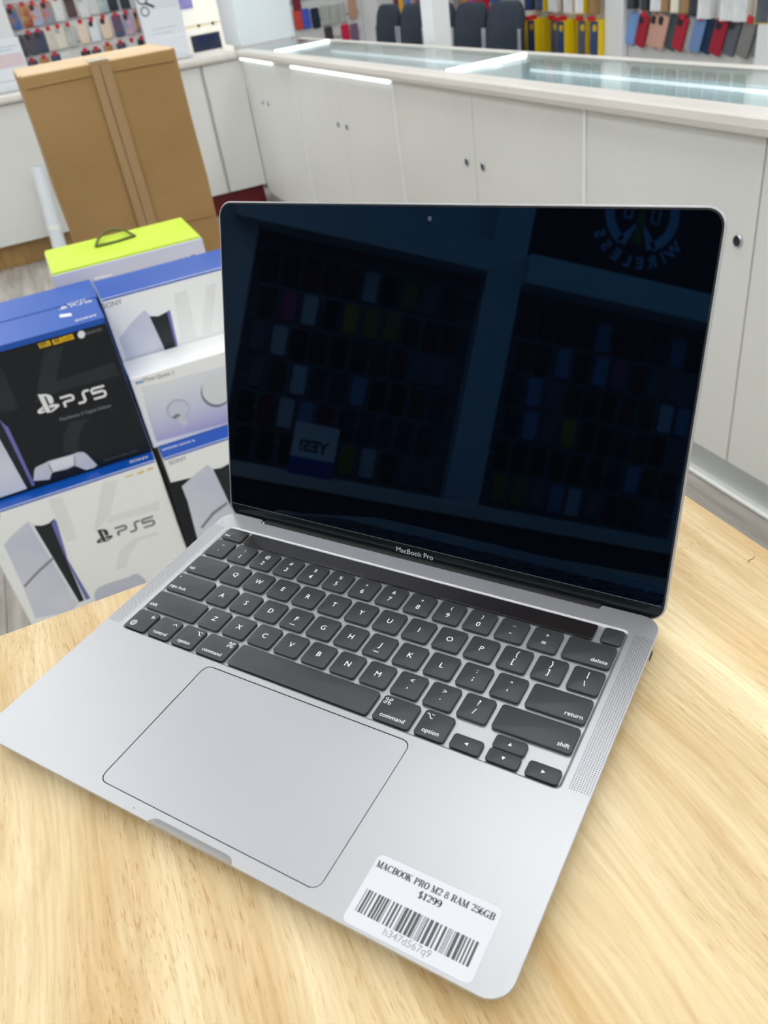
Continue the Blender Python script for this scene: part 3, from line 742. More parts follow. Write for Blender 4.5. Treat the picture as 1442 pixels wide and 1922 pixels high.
# waiting chairs along the right wall
def chair():
    t = empty('waiting_chair')
    mb = MB(); L_ = []
    for d, yy in ((0.012, 0.0), (0.0, -0.012), (0.0, -0.035), (0.012, -0.047)):
        pr = rrect(-0.188 + d, 0.46 + d, 0.188 - d, 0.93 - d, 0.085, 6)
        L_.append([(a, yy - 0.10 * ((0.93 - b) / 0.47) * 0.6, b) for a, b in pr])
    mb.loops(L_); mb.build('backrest', M['fabric'], t, 50)
    mb = slab(-0.185, -0.52, 0.40, 0.185, -0.08, 0.46, 0.05, 0.015, 5); mb.build('seat', M['fabric'], t, 50)
    for sx in (-1, 1):
        for yy in (-0.48, -0.06):
            mb = MB(); mb.tube([(sx * 0.192, yy, 0), (sx * 0.192, yy, 0.42)], 0.012, 8); mb.build('leg', M['chrome'], t, 60)
        mb = MB(); mb.tube([(sx * 0.193, -0.075, 0.42), (sx * 0.193, -0.065, 0.80)], 0.011, 8); mb.build('back_post', M['chrome'], t, 60)
    return t
ch = chair()
cw = ['dark grey waiting chair at the far end of the row by the white wall corner', 'second dark grey waiting chair of the row, beside the far end one', 'dark grey waiting chair behind the white post', 'dark grey waiting chair between the white post and the last chair', 'dark grey waiting chair at the yellow packages end of the row']
for i, x in enumerate((-6.02, -5.58, -5.17, -4.76, -4.35)):
    o = ch if i == 0 else copy_tree(ch)
    o.location = (x, 2.72, 0); tag(o, cw[i], 'chair', 'waiting chairs along the right wall')

# wall mirrored in the screen: emblem board, sign, hanging cases, counter
t = empty('emblem_board', (1.43, Y_L, 2.15)); tag(t, 'black sign board with a round WIRELESS emblem on the wall mirrored in the screen', 'sign')
mb = MB(); mb.box(-0.545, 0.001, 0, 0.60, 0.05, 0.80); mb.build('board', mat('sign_black', (14, 14, 16), 0.5), t)
mb = MB()
cxl, czl, rl = 0.03, 0.36, 0.175
for a0, a1 in ((-62, 62), (118, 242)):
    pts = [(cxl + rl * math.cos(math.radians(a)), czl + rl * math.sin(math.radians(a))) for a in np.linspace(a0, a1, 18)]
    mb.ribbon(pts, 0.05)
for s in (-1, 1):
    mb.ribbon([(cxl + s * 0.085, czl - 0.165), (cxl + s * 0.022, czl - 0.06)], [0.055, 0.012])
    mb.ribbon([(cxl + s * 0.085, czl + 0.165), (cxl + s * 0.022, czl + 0.06)], [0.055, 0.012])
    mb.ribbon(rrect(cxl + s * 0.075 - 0.02, czl - 0.035, cxl + s * 0.075 + 0.02, czl + 0.045, 0.006, 2), 0.010, closed=True)
# flat emblem faces +Y; seen from the room +X is to the left
em = basis_map((0, 0.051, 0), (-1, 0, 0), (0, 0, 1))
mb.v = [(-p[0] + 2 * 0, p[1], p[2]) for p in mb.v]
mb.mapped(em); mb.build('emblem', mat('sign_blue_white', (200, 222, 250), 0.5), t)
mb = MB(); mb.poly([(-cxl - 0.025, czl - 0.16), (-cxl + 0.025, czl - 0.16), (-cxl + 0.015, czl + 0.17), (-cxl - 0.015, czl + 0.17)]); mb.mapped(em); mb.build('mast', mat('sign_gold', (140, 130, 70), 0.5), t)
mb = MB()
word = 'WIRELESS'
for i, ch_ in enumerate(word):
    a = math.radians(-90 + (i - 3.5) * 15.5); s = MB()
    put_text(s, ch_, size=0.085, bold=0.03)
    rr = rl + 0.075; ca, sa = math.cos(a + math.pi / 2), math.sin(a + math.pi / 2)
    mb.add([(-cxl + rr * math.cos(a) + v[0] * ca - v[1] * sa, czl + rr * math.sin(a) + v[0] * sa + v[1] * ca, 0) for v in s.v], s.f)
mb.mapped(em); mb.build('lettering', mat('sign_blue_white', (200, 222, 250), 0.5), t)
t = empty('counter_card', (-0.01, -2.75, 0.896)); tag(t, 'white YES! card with a blue foot standing on the counter mirrored in the screen', 'sign')
mb = MB(); mb.box(-0.09, -0.004, 0.07, 0.09, 0.004, 0.21); mb.build('card', M['pwhite'], t)
mb = MB(); mb.box(-0.09, -0.004, 0.0, 0.09, 0.004, 0.07); mb.box(-0.09, -0.05, 0, 0.09, 0.03, 0.004); mb.build('foot', mat('card_blue', (40, 80, 170), 0.4), t)
mb = MB(); put_text(mb, 'YES!', width=0.12, bold=0.03); mb.mapped(basis_map((0, 0.0045, 0.12), (-1, 0, 0), (0, 0, 1))); mb.build('lettering', M['pdark'], t)
t = empty('counter', (0.7, -2.6, 0)); tag(t, 'low dark-fronted display counter before the wall mirrored in the screen', 'counter')
mb = MB(); mb.box(-1.9, -0.42, 0, 1.5, -0.02, 0.852); mb.build('body', mat('counter_dark_front', (60, 62, 70), 0.5), t)
mb = MB(); mb.box(-1.92, -0.44, 0.852, 1.52, 0.0, 0.895); mb.build('top', M['ledge'], t)
pal = [('blackM', (22, 24, 30), 'black'), ('navyM', (30, 40, 66), 'navy'), ('greyM', (110, 114, 120), 'grey'), ('amberM', (200, 150, 30), 'amber'), ('skyM', (120, 160, 200), 'sky blue'), ('wineM', (110, 30, 50), 'wine red'), ('oliveM', (130, 140, 50), 'olive'), ('pinkM', (210, 90, 130), 'pink'), ('paleM', (205, 210, 214), 'pale'), ('brownM', (76, 52, 40), 'brown')]
wts = [9, 4, 3, 1, 2, 2, 1, 1, 2, 3]
for bay, (x0, x1, words) in enumerate(((-0.36, 0.64, 'bay beside the YES! card'), (0.98, 1.92, 'bay under the WIRELESS emblem'))):
    for r in range(6):
        x = x0 + 0.02 * (r % 2)
        while x < x1:
            key, c, wdv = random.choices(pal, wts)[0]
            if bay == 0 and r == 1 and 0.0 < x < 0.16: key, c, wdv = pal[3]
            hang_case('phone_case', (x, Y_L + 0.018, 1.93 - 0.175 * r), math.pi, key, wdv + ' phone case, ' + ['top', 'second', 'third', 'fourth', 'fifth', 'lowest'][r] + ' row of the mirrored ' + words, 'phone cases on the mirrored wall, ' + words, 0, False, False, c)
            x += 0.098 + 0.012 * random.random()

# ------------------------------------------------------------------ cartons on the floor
def decal(t, name, X, pts, m_, lift=0.0006):
    """flat print on a face turned to +X; pts are photo pixels"""
    vs = []
    for x, y in pts:
        p = hx(X + lift, x, y); vs.append((p.x - t.location.x, p.y - t.location.y, p.z - t.location.z))
    me = bpy.data.meshes.new(name); me.from_pydata(vs, [], [tuple(range(len(vs)))]); me.materials.append(m_)
    return link(name, me, None, t)
def c5(pts): return [(x / 3.135, 760 + y / 3.135) for x, y in pts]          # reading scales of enlarged crops
def c4(pts): return [(x / 3.277, 380 + y / 3.277) for x, y in pts]
def cA(pts): return [(x / 4.807, 840 + y / 4.807) for x, y in pts]
def cB(pts): return [(40 + x / 6.555, 700 + y / 6.555) for x, y in pts]
def cQ(pts): return [(230 + x / 6.867, 640 + y / 6.867) for x, y in pts]
def cE(pts): return [(290 + x / 9.613, 790 + y / 9.613) for x, y in pts]
def clipz(o, z0, y0, y1, z1=9.0):
    for v in o.data.vertices:
        v.co.z = min(max(v.co.z, z0), z1); v.co.y = min(max(v.co.y, y0), y1)
def front_text(t, name, X, body, P0, P1, m_, bold=0.0, lift=0.0009):
    a, b = hx(X + lift, *P0), hx(X + lift, *P1)
    xd = (b - a); w = xd.length; xd.normalize(); yd = Vector((1, 0, 0)).cross(xd)
    mb = MB(); put_text(mb, body, width=w, align='L', valign='B', bold=bold)
    mb.mapped(basis_map(a - Vector(t.location), xd, yd)); return mb.build(name, m_, t)
def top_text(t, name, Z, body, P0, P1, m_, bold=0.0):
    a, b = hz(Z + 0.0008, *P0), hz(Z + 0.0008, *P1)
    xd = (b - a); w = xd.length; xd.normalize(); yd = Vector((0, 0, 1)).cross(xd)
    mb = MB(); put_text(mb, body, width=w, align='L', valign='M', bold=bold)
    mb.mapped(basis_map(a - Vector(t.location), xd, yd)); return mb.build(name, m_, t)
def front_basis(t, X, P0, P1, lift=0.0009):
    a, b = hx(X + lift, *P0), hx(X + lift, *P1)
    xd = (b - a); yd = Vector((1, 0, 0)).cross(xd)
    return basis_map(a - Vector(t.location), xd, yd)
def symbol_mb():
    mb = MB()
    mb.poly([(.34, 1.0), (.34, .06), (.54, 0), (.54, .80), (.58, .83), (.63, .80), (.63, .42), (.72, .38), (.82, .42), (.86, .55), (.86, .70), (.80, .82), (.66, .91)])
    mb.poly([(.32, .40), (.08, .31), (.0, .22), (.04, .12), (.20, .09), (.32, .13), (.32, .23), (.20, .19), (.17, .22), (.32, .28)])
    mb.poly([(.57, .34), (.72, .36), (.98, .28), (1.0, .18), (.90, .12), (.57, .0), (.57, .10), (.78, .17), (.78, .20), (.57, .14 + .08)])
    return mb
def ps5_mb():
    mb = MB(); th = 0.055
    for pts in ([(.05, 0), (.05, .11), (.08, .125), (.24, .125), (.275, .15), (.275, .215), (.24, .245), (.0, .245)],
                [(.34, .0), (.47, .0), (.505, .03), (.505, .21), (.54, .245), (.65, .245)],
                [(1.0, .245), (.73, .245), (.70, .22), (.70, .14), (.93, .14), (.97, .115), (.97, .03), (.93, .0), (.69, .0)]):
        mb.ribbon(pts, th)
    return mb
BW, BD, BH = 0.412, 0.158, 0.366
CARTON = {}
def console_box(kind, X, yc, z0, h, label, w=BW, d=BD):
    t = empty('console_box', (X, yc, z0)); tag(t, label, 'box')
    fm = {'white': M['boxwhite'], 'black': M['boxblack']}[kind]
    key = (kind, w, h, d)
    if key not in CARTON: CARTON[key] = bbox_mesh('carton', d, w, h, 0.003, [M['blue'] if kind == 'black' else M['boxwhite'], M['blue'], fm], (0, 1, 2))
    link('carton', CARTON[key], None, t)
    mb = MB(); mb.box(0.0, -w / 2 + 0.003, h - 0.012 if kind == 'black' else h - 0.006, 0.0005, w / 2 - 0.003, h - 0.002); mb.build('blue_band', M['blue'], t)
    return t
yA = -0.278
A = console_box('white', -1.40, yA, 0, BH, 'white console box with dark PS5 lettering standing at the bottom front of the pile')
XF = -1.40
decal(A, 'watermark', XF, cA([(430, 470), (560, 440), (700, 820), (600, 850)]), M['wm_light'], 0.0004)
decal(A, 'watermark', XF, cA([(925, 320), (1065, 290), (990, 620), (845, 770)]), M['wm_light'], 0.0004)
decal(A, 'watermark', XF, cA([(990, 620), (1435, 480), (1440, 560), (960, 690)]), M['wm_light'], 0.0004)
decal(A, 'watermark', XF, cA([(1040, 1110), (1080, 930), (1200, 820), (1420, 760), (1430, 790), (1260, 840), (1170, 960), (1140, 1080)]), M['wm_light'], 0.0004)
decal(A, 'console_print', XF, cA([(35, 880), (100, 800), (190, 720), (250, 670), (300, 690), (480, 1000), (715, 1395), (640, 1480), (320, 1540), (210, 1260)]), M['panel'])
decal(A, 'console_print', XF, cA([(250, 668), (305, 700), (480, 1000), (715, 1395), (690, 1400), (460, 1010)]), M['panel_edge'], 0.0008)
decal(A, 'console_print', XF, cA([(305, 705), (380, 705), (440, 685), (485, 645), (575, 950), (600, 1010), (760, 1380), (715, 1395), (480, 1000)]), M['cblack'], 0.0009)
decal(A, 'console_print', XF, cA([(485, 640), (510, 665), (600, 970), (605, 1000), (815, 1360), (775, 1375), (600, 1010), (572, 950), (465, 690)]), M['cpurple'], 0.0011)
decal(A, 'console_print', XF, cA([(210, 1250), (330, 1120), (480, 985), (490, 1003), (340, 1140), (228, 1262)]), M['cgrey'], 0.0011)
decal(A, 'controller_print', XF, cA([(850, 1320), (880, 1270), (950, 1235), (1170, 1165), (1200, 1145), (1250, 1140), (1310, 1190), (1350, 1300), (1000, 1420), (870, 1440)]), M['pad_faint'])
s = symbol_mb(); s.mapped(front_basis(A, XF, *cA([(885, 880), (1030, 822)]))); s.build('symbol_print', M['pdark'], A)
s = ps5_mb(); s.mapped(front_basis(A, XF, *cA([(1058, 800), (1405, 690)]))); s.build('lettering', M['pgrey'], A)
for i, q_ in enumerate((((1130, 275), (1205, 250), (1205, 238), (1130, 262)), ((1240, 245), (1300, 225), (1300, 205), (1240, 225)), ((1325, 212), (1382, 193), (1382, 176), (1325, 194)))):
    decal(A, 'badge_print', XF, cA(q_), M['yellow_faint'])
front_text(A, 'maker_lettering', XF, 'SONY', (-30, 982), (4, 972), M['pdark'])
top_text(A, 'maker_lettering', BH, 'SONY', *cA([(1170, 132), (1345, 82)]), M['pwhite'], 0.02)

zB = BH
B = console_box('black', -1.443, yA + 0.0, zB, 0.341, 'black console box with white PS5 lettering and a blue top, stacked on the white one')
XF = -1.443
decal(B, 'watermark', XF, c4([(275, 905), (385, 885), (345, 1100), (460, 1060), (700, 985), (740, 1060), (350, 1170), (215, 1235), (240, 1080)]), M['wm_dark'], 0.0004)
decal(B, 'watermark', XF, c4([(0, 1000), (60, 1130), (110, 1270), (0, 1290)]), M['wm_dark'], 0.0004)
decal(B, 'watermark', XF, cB([(510, 980), (520, 780), (600, 600), (850, 560), (760, 640), (710, 780), (690, 980)]), M['wm_dark'], 0.0004)
s = symbol_mb(); s.mapped(front_basis(B, XF, *cB([(222, 535), (492, 445)]))); s.build('symbol_print', M['pwhite'], B)
s = ps5_mb(); s.mapped(front_basis(B, XF, *cB([(520, 428), (1060, 275)]))); s.build('lettering', M['pwhite'], B)
front_text(B, 'edition_lettering', XF, 'PlayStation 5 Digital Edition', *cB([(480, 592), (1105, 415)]), M['pgrey'], 0.015)
front_text(B, 'small_lettering', XF, 'Includes console and wireless controller', *cB([(1015, 1085), (1430, 960)]), M['pgrey'])
for body, q_ in (('8K', ((452, 566), (580, 528))), ('4K', ((608, 526), (716, 492))), ('HDR', ((722, 490), (840, 455)))):
    pts = [(x / 6.008, 560 + y / 6.008) for x, y in q_]
    (x0, y0), (x1, y1) = pts
    decal(B, 'badge_print', XF, [(x0, y0), (x1, y1), (x1 - 4.2, y1 - 9), (x0 - 4.2, y0 - 9)], M['yellow'])
    front_text(B, 'badge_lettering', XF, body, (x0 + 2, y0 - 2), (x1 - 3, y1 - 2), mat('badge_dark', (96, 76, 10), 0.5), 0.01, 0.0012)
p0 = (918 / 6.008, 560 + 408 / 6.008)
decal(B, 'disc_print', XF, [(p0[0] + 7 * math.cos(a), p0[1] + 7.4 * math.sin(a)) for a in [2 * math.pi * j / 20 for j in range(20)]], M['pwhite'])
front_text(B, 'disc_lettering', XF, '825GB SSD', (972 / 6.008, 560 + 412 / 6.008), (1155 / 6.008, 560 + 358 / 6.008), M['pgrey'], 0.01)
yl, yr = -BW / 2 + 0.003, BW / 2 - 0.003
for nm, pts, m_, lf in (('console_print', [(-330, 330), (-250, 200), (-60, 95), (0, 205), (160, 492), (-160, 600), (-300, 640)], M['panel'], .0006), ('console_print', [(-40, 110), (0, 120), (25, 140), (195, 478), (160, 494), (0, 205)], M['cblack'], .0008), ('console_print', [(-10, 80), (30, 120), (48, 130), (205, 470), (190, 480), (25, 140)], M['cpurple'], .0010)):
    clipz(decal(B, nm, XF, c5(pts), m_, lf), 0.003, yl, yr)
o = decal(B, 'controller_print', XF, cB([(150, 1330), (160, 1200), (180, 1160), (300, 1105), (330, 1085), (620, 1005), (700, 975), (770, 975), (815, 1010), (935, 1135), (900, 1165), (795, 1195), (760, 1180), (655, 1140), (560, 1185), (390, 1222), (372, 1240), (350, 1310)]), M['pad'])
clipz(o, 0.003, yl, yr)
o = decal(B, 'controller_print', XF, cB([(350, 1120), (375, 1085), (620, 1010), (655, 1035), (650, 1130), (395, 1215)]), M['panel_edge'], 0.0010)
for q_ in ([(330, 1125), (342, 1120), (385, 1215), (372, 1222)], [(648, 1030), (660, 1028), (662, 1138), (650, 1142)]):
    decal(B, 'controller_seam_print', XF, cB(q_), M['cgrey'], 0.0013)
top_text(B, 'maker_lettering', zB + 0.341, 'SONY', (845 / 6.008, 560 + 255 / 6.008), (1098 / 6.008, 560 + 182 / 6.008), M['pwhite'], 0.02)
decal_top = MB()
a_, b_ = hz(zB + 0.3418, 668 / 6.008, 560 + 185 / 6.008), hz(zB + 0.3418, 800 / 6.008, 560 + 165 / 6.008)
decal_top.add([tuple(v - Vector(B.location)) for v in (a_, b_, b_ + Vector((0.022, 0, 0)), a_ + Vector((0.022, 0, 0)))], [(0, 1, 2, 3)]); decal_top.build('top_badge_print', M['pwhite'], B)

B2 = console_box('black', -1.6055, yA + 0.004, zB, 0.341, 'blue topped console box standing behind the black one')
top_text(B2, 'maker_lettering', zB + 0.341, 'SONY', (760 / 6.008, 560 + 70 / 6.008), (975 / 6.008, 560 + 8 / 6.008), M['pwhite'], 0.02)
s = symbol_mb(); a_ = hz(zB + 0.342, 665 / 6.008, 560 + 135 / 6.008) - Vector(B2.location)
s.mapped(basis_map(a_, (0, 0.020, 0), (-0.022, 0, 0))); s.build('symbol_print', M['pwhite'], B2)
s = ps5_mb(); a_ = hz(zB + 0.342, 790 / 6.008, 560 + 100 / 6.008) - Vector(B2.location)
s.mapped(basis_map(a_, (0, 0.05, 0), (-0.05, 0, 0))); s.build('lettering', M['pwhite'], B2)
A2 = console_box('white', -1.562, yA + 0.002, 0, BH, 'white console box under the rear blue topped one')

E_ = console_box('white', -1.392, 0.150, 0, BH, 'white console box with a black edged print under the headset box')
XF = -1.392
front_text(E_, 'maker_lettering', XF, 'SONY', *cE([(275, 800), (585, 700)]), M['pgrey'])
decal(E_, 'dark_print', XF, c5([(985, 462), (1160, 420), (1420, 330), (1500, 500), (1420, 720), (1160, 800), (1100, 830)]), M['boxblack'], 0.0005)
decal(E_, 'console_print', XF, c5([(1070, 480), (1130, 425), (1220, 352), (1255, 375), (1345, 570), (1440, 740), (1165, 800), (1105, 570)]), M['panel'], 0.0008)
decal(E_, 'console_print', XF, c5([(1255, 378), (1300, 372), (1350, 345), (1440, 560), (1440, 740), (1345, 570)]), M['cblack'], 0.0010)
decal(E_, 'console_print', XF, c5([(1180, 720), (1250, 630), (1335, 570), (1342, 582), (1260, 645), (1192, 728)]), M['cgrey'], 0.0012)
top_text(E_, 'title_lettering', BH, 'SPIDER-MAN 2', *cE([(140, 528), (725, 350)]), M['pwhite'], 0.02)
E2 = console_box('white', -1.558, 0.142, 0, BH, 'white console box on the floor behind the headset stack')
CB = console_box('white', -1.577, 0.141, BH + 0.0, 0.341, 'white console box with a blue top and console picture behind the headset box')
XF = -1.577
front_text(CB, 'maker_lettering', XF, 'SONY', *c4([(638, 655), (755, 622)]), M['pgrey'])
decal(CB, 'console_print', XF, c4([(735, 835), (800, 750), (890, 660), (925, 700), (1010, 890), (980, 1080), (830, 1110), (775, 960)]), M['panel'])
decal(CB, 'console_print', XF, c4([(920, 700), (975, 700), (1040, 665), (1085, 870), (1100, 1000), (1050, 1010), (1005, 885)]), M['cblack'], 0.0008)
decal(CB, 'console_print', XF, c4([(1028, 672), (1045, 660), (1090, 860), (1105, 1000), (1090, 1000), (1078, 870)]), M['cpurple'], 0.0010)
decal(CB, 'watermark', XF, c4([(1070, 560), (1150, 540), (1210, 830), (1110, 850)]), M['wm_light'], 0.0004)
decal(CB, 'watermark', XF, c4([(1270, 510), (1330, 495), (1300, 800), (1240, 810)]), M['wm_light'], 0.0004)
top_text(CB, 'maker_lettering', BH + 0.341, 'SONY', (178, 523), (212, 515), M['pwhite'], 0.02)
# headset box
XF = -1.455
Q = empty('headset_box', (XF, 0.065, BH)); tag(Q, 'white headset box with a lavender print on top of the console boxes', 'box')
link('carton', bbox_mesh('carton', 0.117, 0.262, 0.186, 0.003, [M['boxwhite']]), None, Q)
decal(Q, 'picture_print', XF, cQ([(240, 600), (1300, 330), (1560, 270), (1700, 900), (1360, 1060), (440, 1300), (330, 960)]), M['lavender'])
clipz(Q.children[-1], 0.006, -0.128, 0.128)
front_text(Q, 'lettering', XF, 'Meta Quest 2', *cQ([(280, 525), (672, 425)]), M['pgrey'])
mb = MB(); mb.ribbon([(0.5 + 0.5 * math.sin(2 * a) * .9, 0.25 + 0.28 * math.sin(a + .0) * 0.9) for a in [2 * math.pi * j / 30 for j in range(30)]], 0.13, closed=True)
mb.v = [(p[1] * 2 - .0, p[0] * .5, p[2]) for p in mb.v]
mb.mapped(front_basis(Q, XF, *cQ([(185, 560), (262, 540)]))); mb.build('loop_print', mat('loop_blue', (110, 150, 215), 0.4), Q)
def ell(cx_, cy_, rx, ry, n=26, rot=-0.26):
    return [(cx_ + rx * math.cos(a) * math.cos(rot) - ry * math.sin(a) * math.sin(rot), cy_ + rx * math.cos(a) * math.sin(rot) + ry * math.sin(a) * math.cos(rot)) for a in [2 * math.pi * j / n for j in range(n)]]
decal(Q, 'headset_print', XF, cQ(ell(1205, 660, 195, 195)), M['pgrey'], 0.0008)
decal(Q, 'headset_print', XF, cQ(ell(1215, 630, 190, 190)), mat('headset_white', (224, 226, 224), 0.4), 0.0010)
decal(Q, 'ring_print', XF, cQ(ell(715, 880, 152, 130)), mat('ring_grey', (186, 184, 200), 0.4), 0.0008)
decal(Q, 'ring_print', XF, cQ(ell(722, 885, 132, 112)), mat('ring_inner', (208, 212, 222), 0.4), 0.0010)
decal(Q, 'grip_print', XF, cQ([(640, 985), (690, 940), (760, 945), (720, 980), (660, 1005)]), M['pgrey'], 0.0012)
decal(Q, 'grip_print', XF, cQ([(700, 1000), (800, 985), (850, 1060), (790, 1100), (740, 1050)]), mat('grip_pale', (216, 212, 214), 0.4), 0.0011)

# lime topped toy carton behind the console boxes
zl = 0.735
XL0 = (hz(zl, 95, 516).x + hz(zl, 377, 441).x) / 2
XL1 = (hz(zl, 73, 475).x + hz(zl, 336, 406).x) / 2
yL0 = hz(zl, 95, 516).y; yL1 = hz(zl, 377, 441).y
t = empty('toy_carton', (XL0, (yL0 + yL1) / 2, 0)); tag(t, 'lilac white carton with a lime green lid and carry handle', 'box')
link('carton', bbox_mesh('carton', XL0 - XL1, yL1 - yL0, zl - 0.004, 0.004, [M['lilac'], M['lime'], M['lilac']], (0, 1, 2)), None, t)
link('lid', bbox_mesh('lid', XL0 - XL1 - 0.006, yL1 - yL0 - 0.006, 0.004, 0.001, [M['lime']]), None, t).location = (-0.003, 0, zl - 0.0042)
hpts = [hz(zl, *q_) - Vector(t.location) for q_ in ((181, 465), (187, 455), (200, 445), (218, 440), (238, 440), (254, 445))]
mb = MB(); pts = []
for i, p in enumerate(hpts): pts.append((p.x, p.y, zl + 0.004 + 0.010 * math.sin(math.pi * i / 5)))
pts.append(((hpts[0].x + hpts[-1].x) / 2 + 0.004, (hpts[0].y + hpts[-1].y) / 2, zl + 0.003))
mb.tube(pts + [pts[0]], 0.0035, 7); mb.build('carry_handle', M['handle'], t, 60)
mb = MB()
a_, b_ = hx(XL0 + 0.001, 268, 505), hx(XL0 + 0.001, 366, 476)
xd = b_ - a_; ww = xd.length; xd.normalize(); yd = Vector((1, 0, 0)).cross(xd)
put_text(mb, 'ACC', width=ww * 0.36, align='L', valign='B', bold=0.02); mb.mapped(basis_map(a_ - Vector(t.location) - yd * 0.023, xd, yd)); mb.build('lettering', M['pred'], t)
mb = MB(); put_text(mb, 'TABLE', width=ww * 0.60, align='L', valign='B', bold=0.02, x=ww * 0.4); mb.mapped(basis_map(a_ - Vector(t.location) - yd * 0.023, xd, yd)); mb.build('lettering', M['pdark'], t)

# tall cardboard box
XB, yb0, yb1, zb = -2.5, -0.052, 0.418, 1.115
t = empty('cardboard_box', (XB, (yb0 + yb1) / 2, 0)); tag(t, 'tall brown cardboard box taped down the middle', 'box')
bm = bmesh.new(); bmesh.ops.create_cube(bm, size=1.0)
for v in bm.verts: v.co = ((v.co.x - 0.5) * 0.40, v.co.y * (yb1 - yb0), (v.co.z + 0.5) * zb)
bmesh.ops.bevel(bm, geom=bm.edges[:], offset=0.010, segments=3, profile=0.5, affect='EDGES')
bmesh.ops.subdivide_edges(bm, edges=[e for e in bm.edges if e.calc_length() > 0.2], cuts=5, use_grid_fill=True)
for v in bm.verts:
    if v.co.z > 0.02 and v.co.z < zb - 0.02: v.co.y += 0.004 * math.sin(9 * v.co.z + 1.3) * (1 if v.co.y > 0 else -1) - 0.018 * (0.65 - v.co.z) * 0; v.co.x += 0.004 * math.sin(7 * v.co.z)
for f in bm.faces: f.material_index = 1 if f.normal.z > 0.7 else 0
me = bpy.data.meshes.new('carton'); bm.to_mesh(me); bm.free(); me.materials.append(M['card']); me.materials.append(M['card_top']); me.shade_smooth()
try: me.set_sharp_from_angle(angle=math.radians(50))
except Exception: pass
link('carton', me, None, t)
mb = MB(); mb.box(0.0035, -0.0015, 0.02, 0.0072, 0.0015, zb - 0.012); mb.build('flap_seam', mat('seam_dark', (104, 80, 66), 0.8), t)
mb = MB(); mb.box(0.0062, -0.028, 0.02, 0.0068, 0.032, zb - 0.01); mb.build('tape', M['tape'], t)
mb = MB(); mb.box(-0.15, -0.028, zb + 0.0004, 0.002, 0.032, zb + 0.001); mb.build('tape', mat('top_tape', (230, 212, 184), 0.2), t)
for zz in (zb - 0.035, 0.615):
    mb = MB(); mb.tube([(0.0025, yb0 - (yb0 + yb1) / 2 + 0.012, zz), (0.004, 0.1 * 0, zz + 0.003), (0.0025, yb1 - (yb0 + yb1) / 2 - 0.012, zz)], 0.0022, 6); mb.build('crease', M['card'], t)

# white rolled tube leaning at the left counter
a_ = hx(-4.93, 70, 312); b_ = Vector((-4.86, -0.105, 0.012))
t = empty('rolled_tube', (b_.x, b_.y, 0)); tag(t, 'white rolled tube with a dark open end leaning on the left cabinets', 'tube')
mb = MB(); o_ = Vector((b_.x, b_.y, 0))
d_ = (a_ - b_)
mb.tube([b_ - o_, b_ + d_ * 0.5 - o_, a_ - o_], [0.042, 0.038, 0.034], 16); mb.build('roll', M['plastic_white'], t, 60)
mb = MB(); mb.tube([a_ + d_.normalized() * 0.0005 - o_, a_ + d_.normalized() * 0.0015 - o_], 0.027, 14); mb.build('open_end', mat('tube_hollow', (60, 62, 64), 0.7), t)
mb = MB(); p = b_ + d_ * 0.38; mb.tube([p - d_.normalized() * 0.012 - o_, p + d_.normalized() * 0.012 - o_], 0.0412, 16); mb.build('tape_band', M['boxwhite'], t, 60)

# ------------------------------------------------------------------ table
tx0, tx1, ty0, ty1 = -0.111, 0.62, -0.29, 0.212
t = empty('wooden_table', ((tx0 + tx1) / 2, (ty0 + ty1) / 2, 0)); tag(t, 'pale rubberwood table with a rectangular top under the laptop', 'table')
cx_t, cy_t = t.location.x, t.location.y
mb = MB(); L_ = []
for d, z in ((0.004, TT - 0.030), (0.0, TT - 0.026), (0.0, TT - 0.003), (0.0012, TT - 0.0008), (0.003, TT)):
    L_.append([(a - cx_t, b - cy_t, z) for a, b in rrect(tx0 + d, ty0 + d, tx1 - d, ty1 - d, 0.012 - d, 5)])
mb.loops(L_); mb.build('table_top', M['wood'], t, 35)
mb = MB(); mb.box(tx0 + .06 - cx_t, ty0 + .06 - cy_t, TT - .10, tx1 - .06 - cx_t, ty0 + .08 - cy_t, TT - .03); mb.box(tx0 + .06 - cx_t, ty1 - .08 - cy_t, TT - .10, tx1 - .06 - cx_t, ty1 - .06 - cy_t, TT - .03)
mb.box(tx0 + .06 - cx_t, ty0 + .08 - cy_t, TT - .10, tx0 + .08 - cx_t, ty1 - .08 - cy_t, TT - .03); mb.box(tx1 - .08 - cx_t, ty0 + .08 - cy_t, TT - .10, tx1 - .06 - cx_t, ty1 - .08 - cy_t, TT - .03)
mb.build('apron', M['wood'], t)
for a in (tx0 + .05, tx1 - .11):
    for b in (ty0 + .05, ty1 - .11):
        mb = slab(a - cx_t, b - cy_t, 0, a + .06 - cx_t, b + .06 - cy_t, TT - .03, .006, .002, 2); mb.build('leg', M['wood'], t)
# short dark mark in the wood at the right edge belongs to the top's grain
p = hz(TT, 1410, 1051)
mb = MB(); mb.ribbon([(-.004, -.0006), (-.001, .0004), (.002, -.0002), (.005, .0008)], [.0002, .0008, .0006, .0002], z=TT + 0.00006)
mb.v = [(v[0] * -0.2 - v[1] + p.x - cx_t, v[0] * 0.98 + p.y - cy_t, v[2]) for v in mb.v]
mb.build('dark_fleck', mat('wood_fleck', (120, 86, 48), 0.6), t)

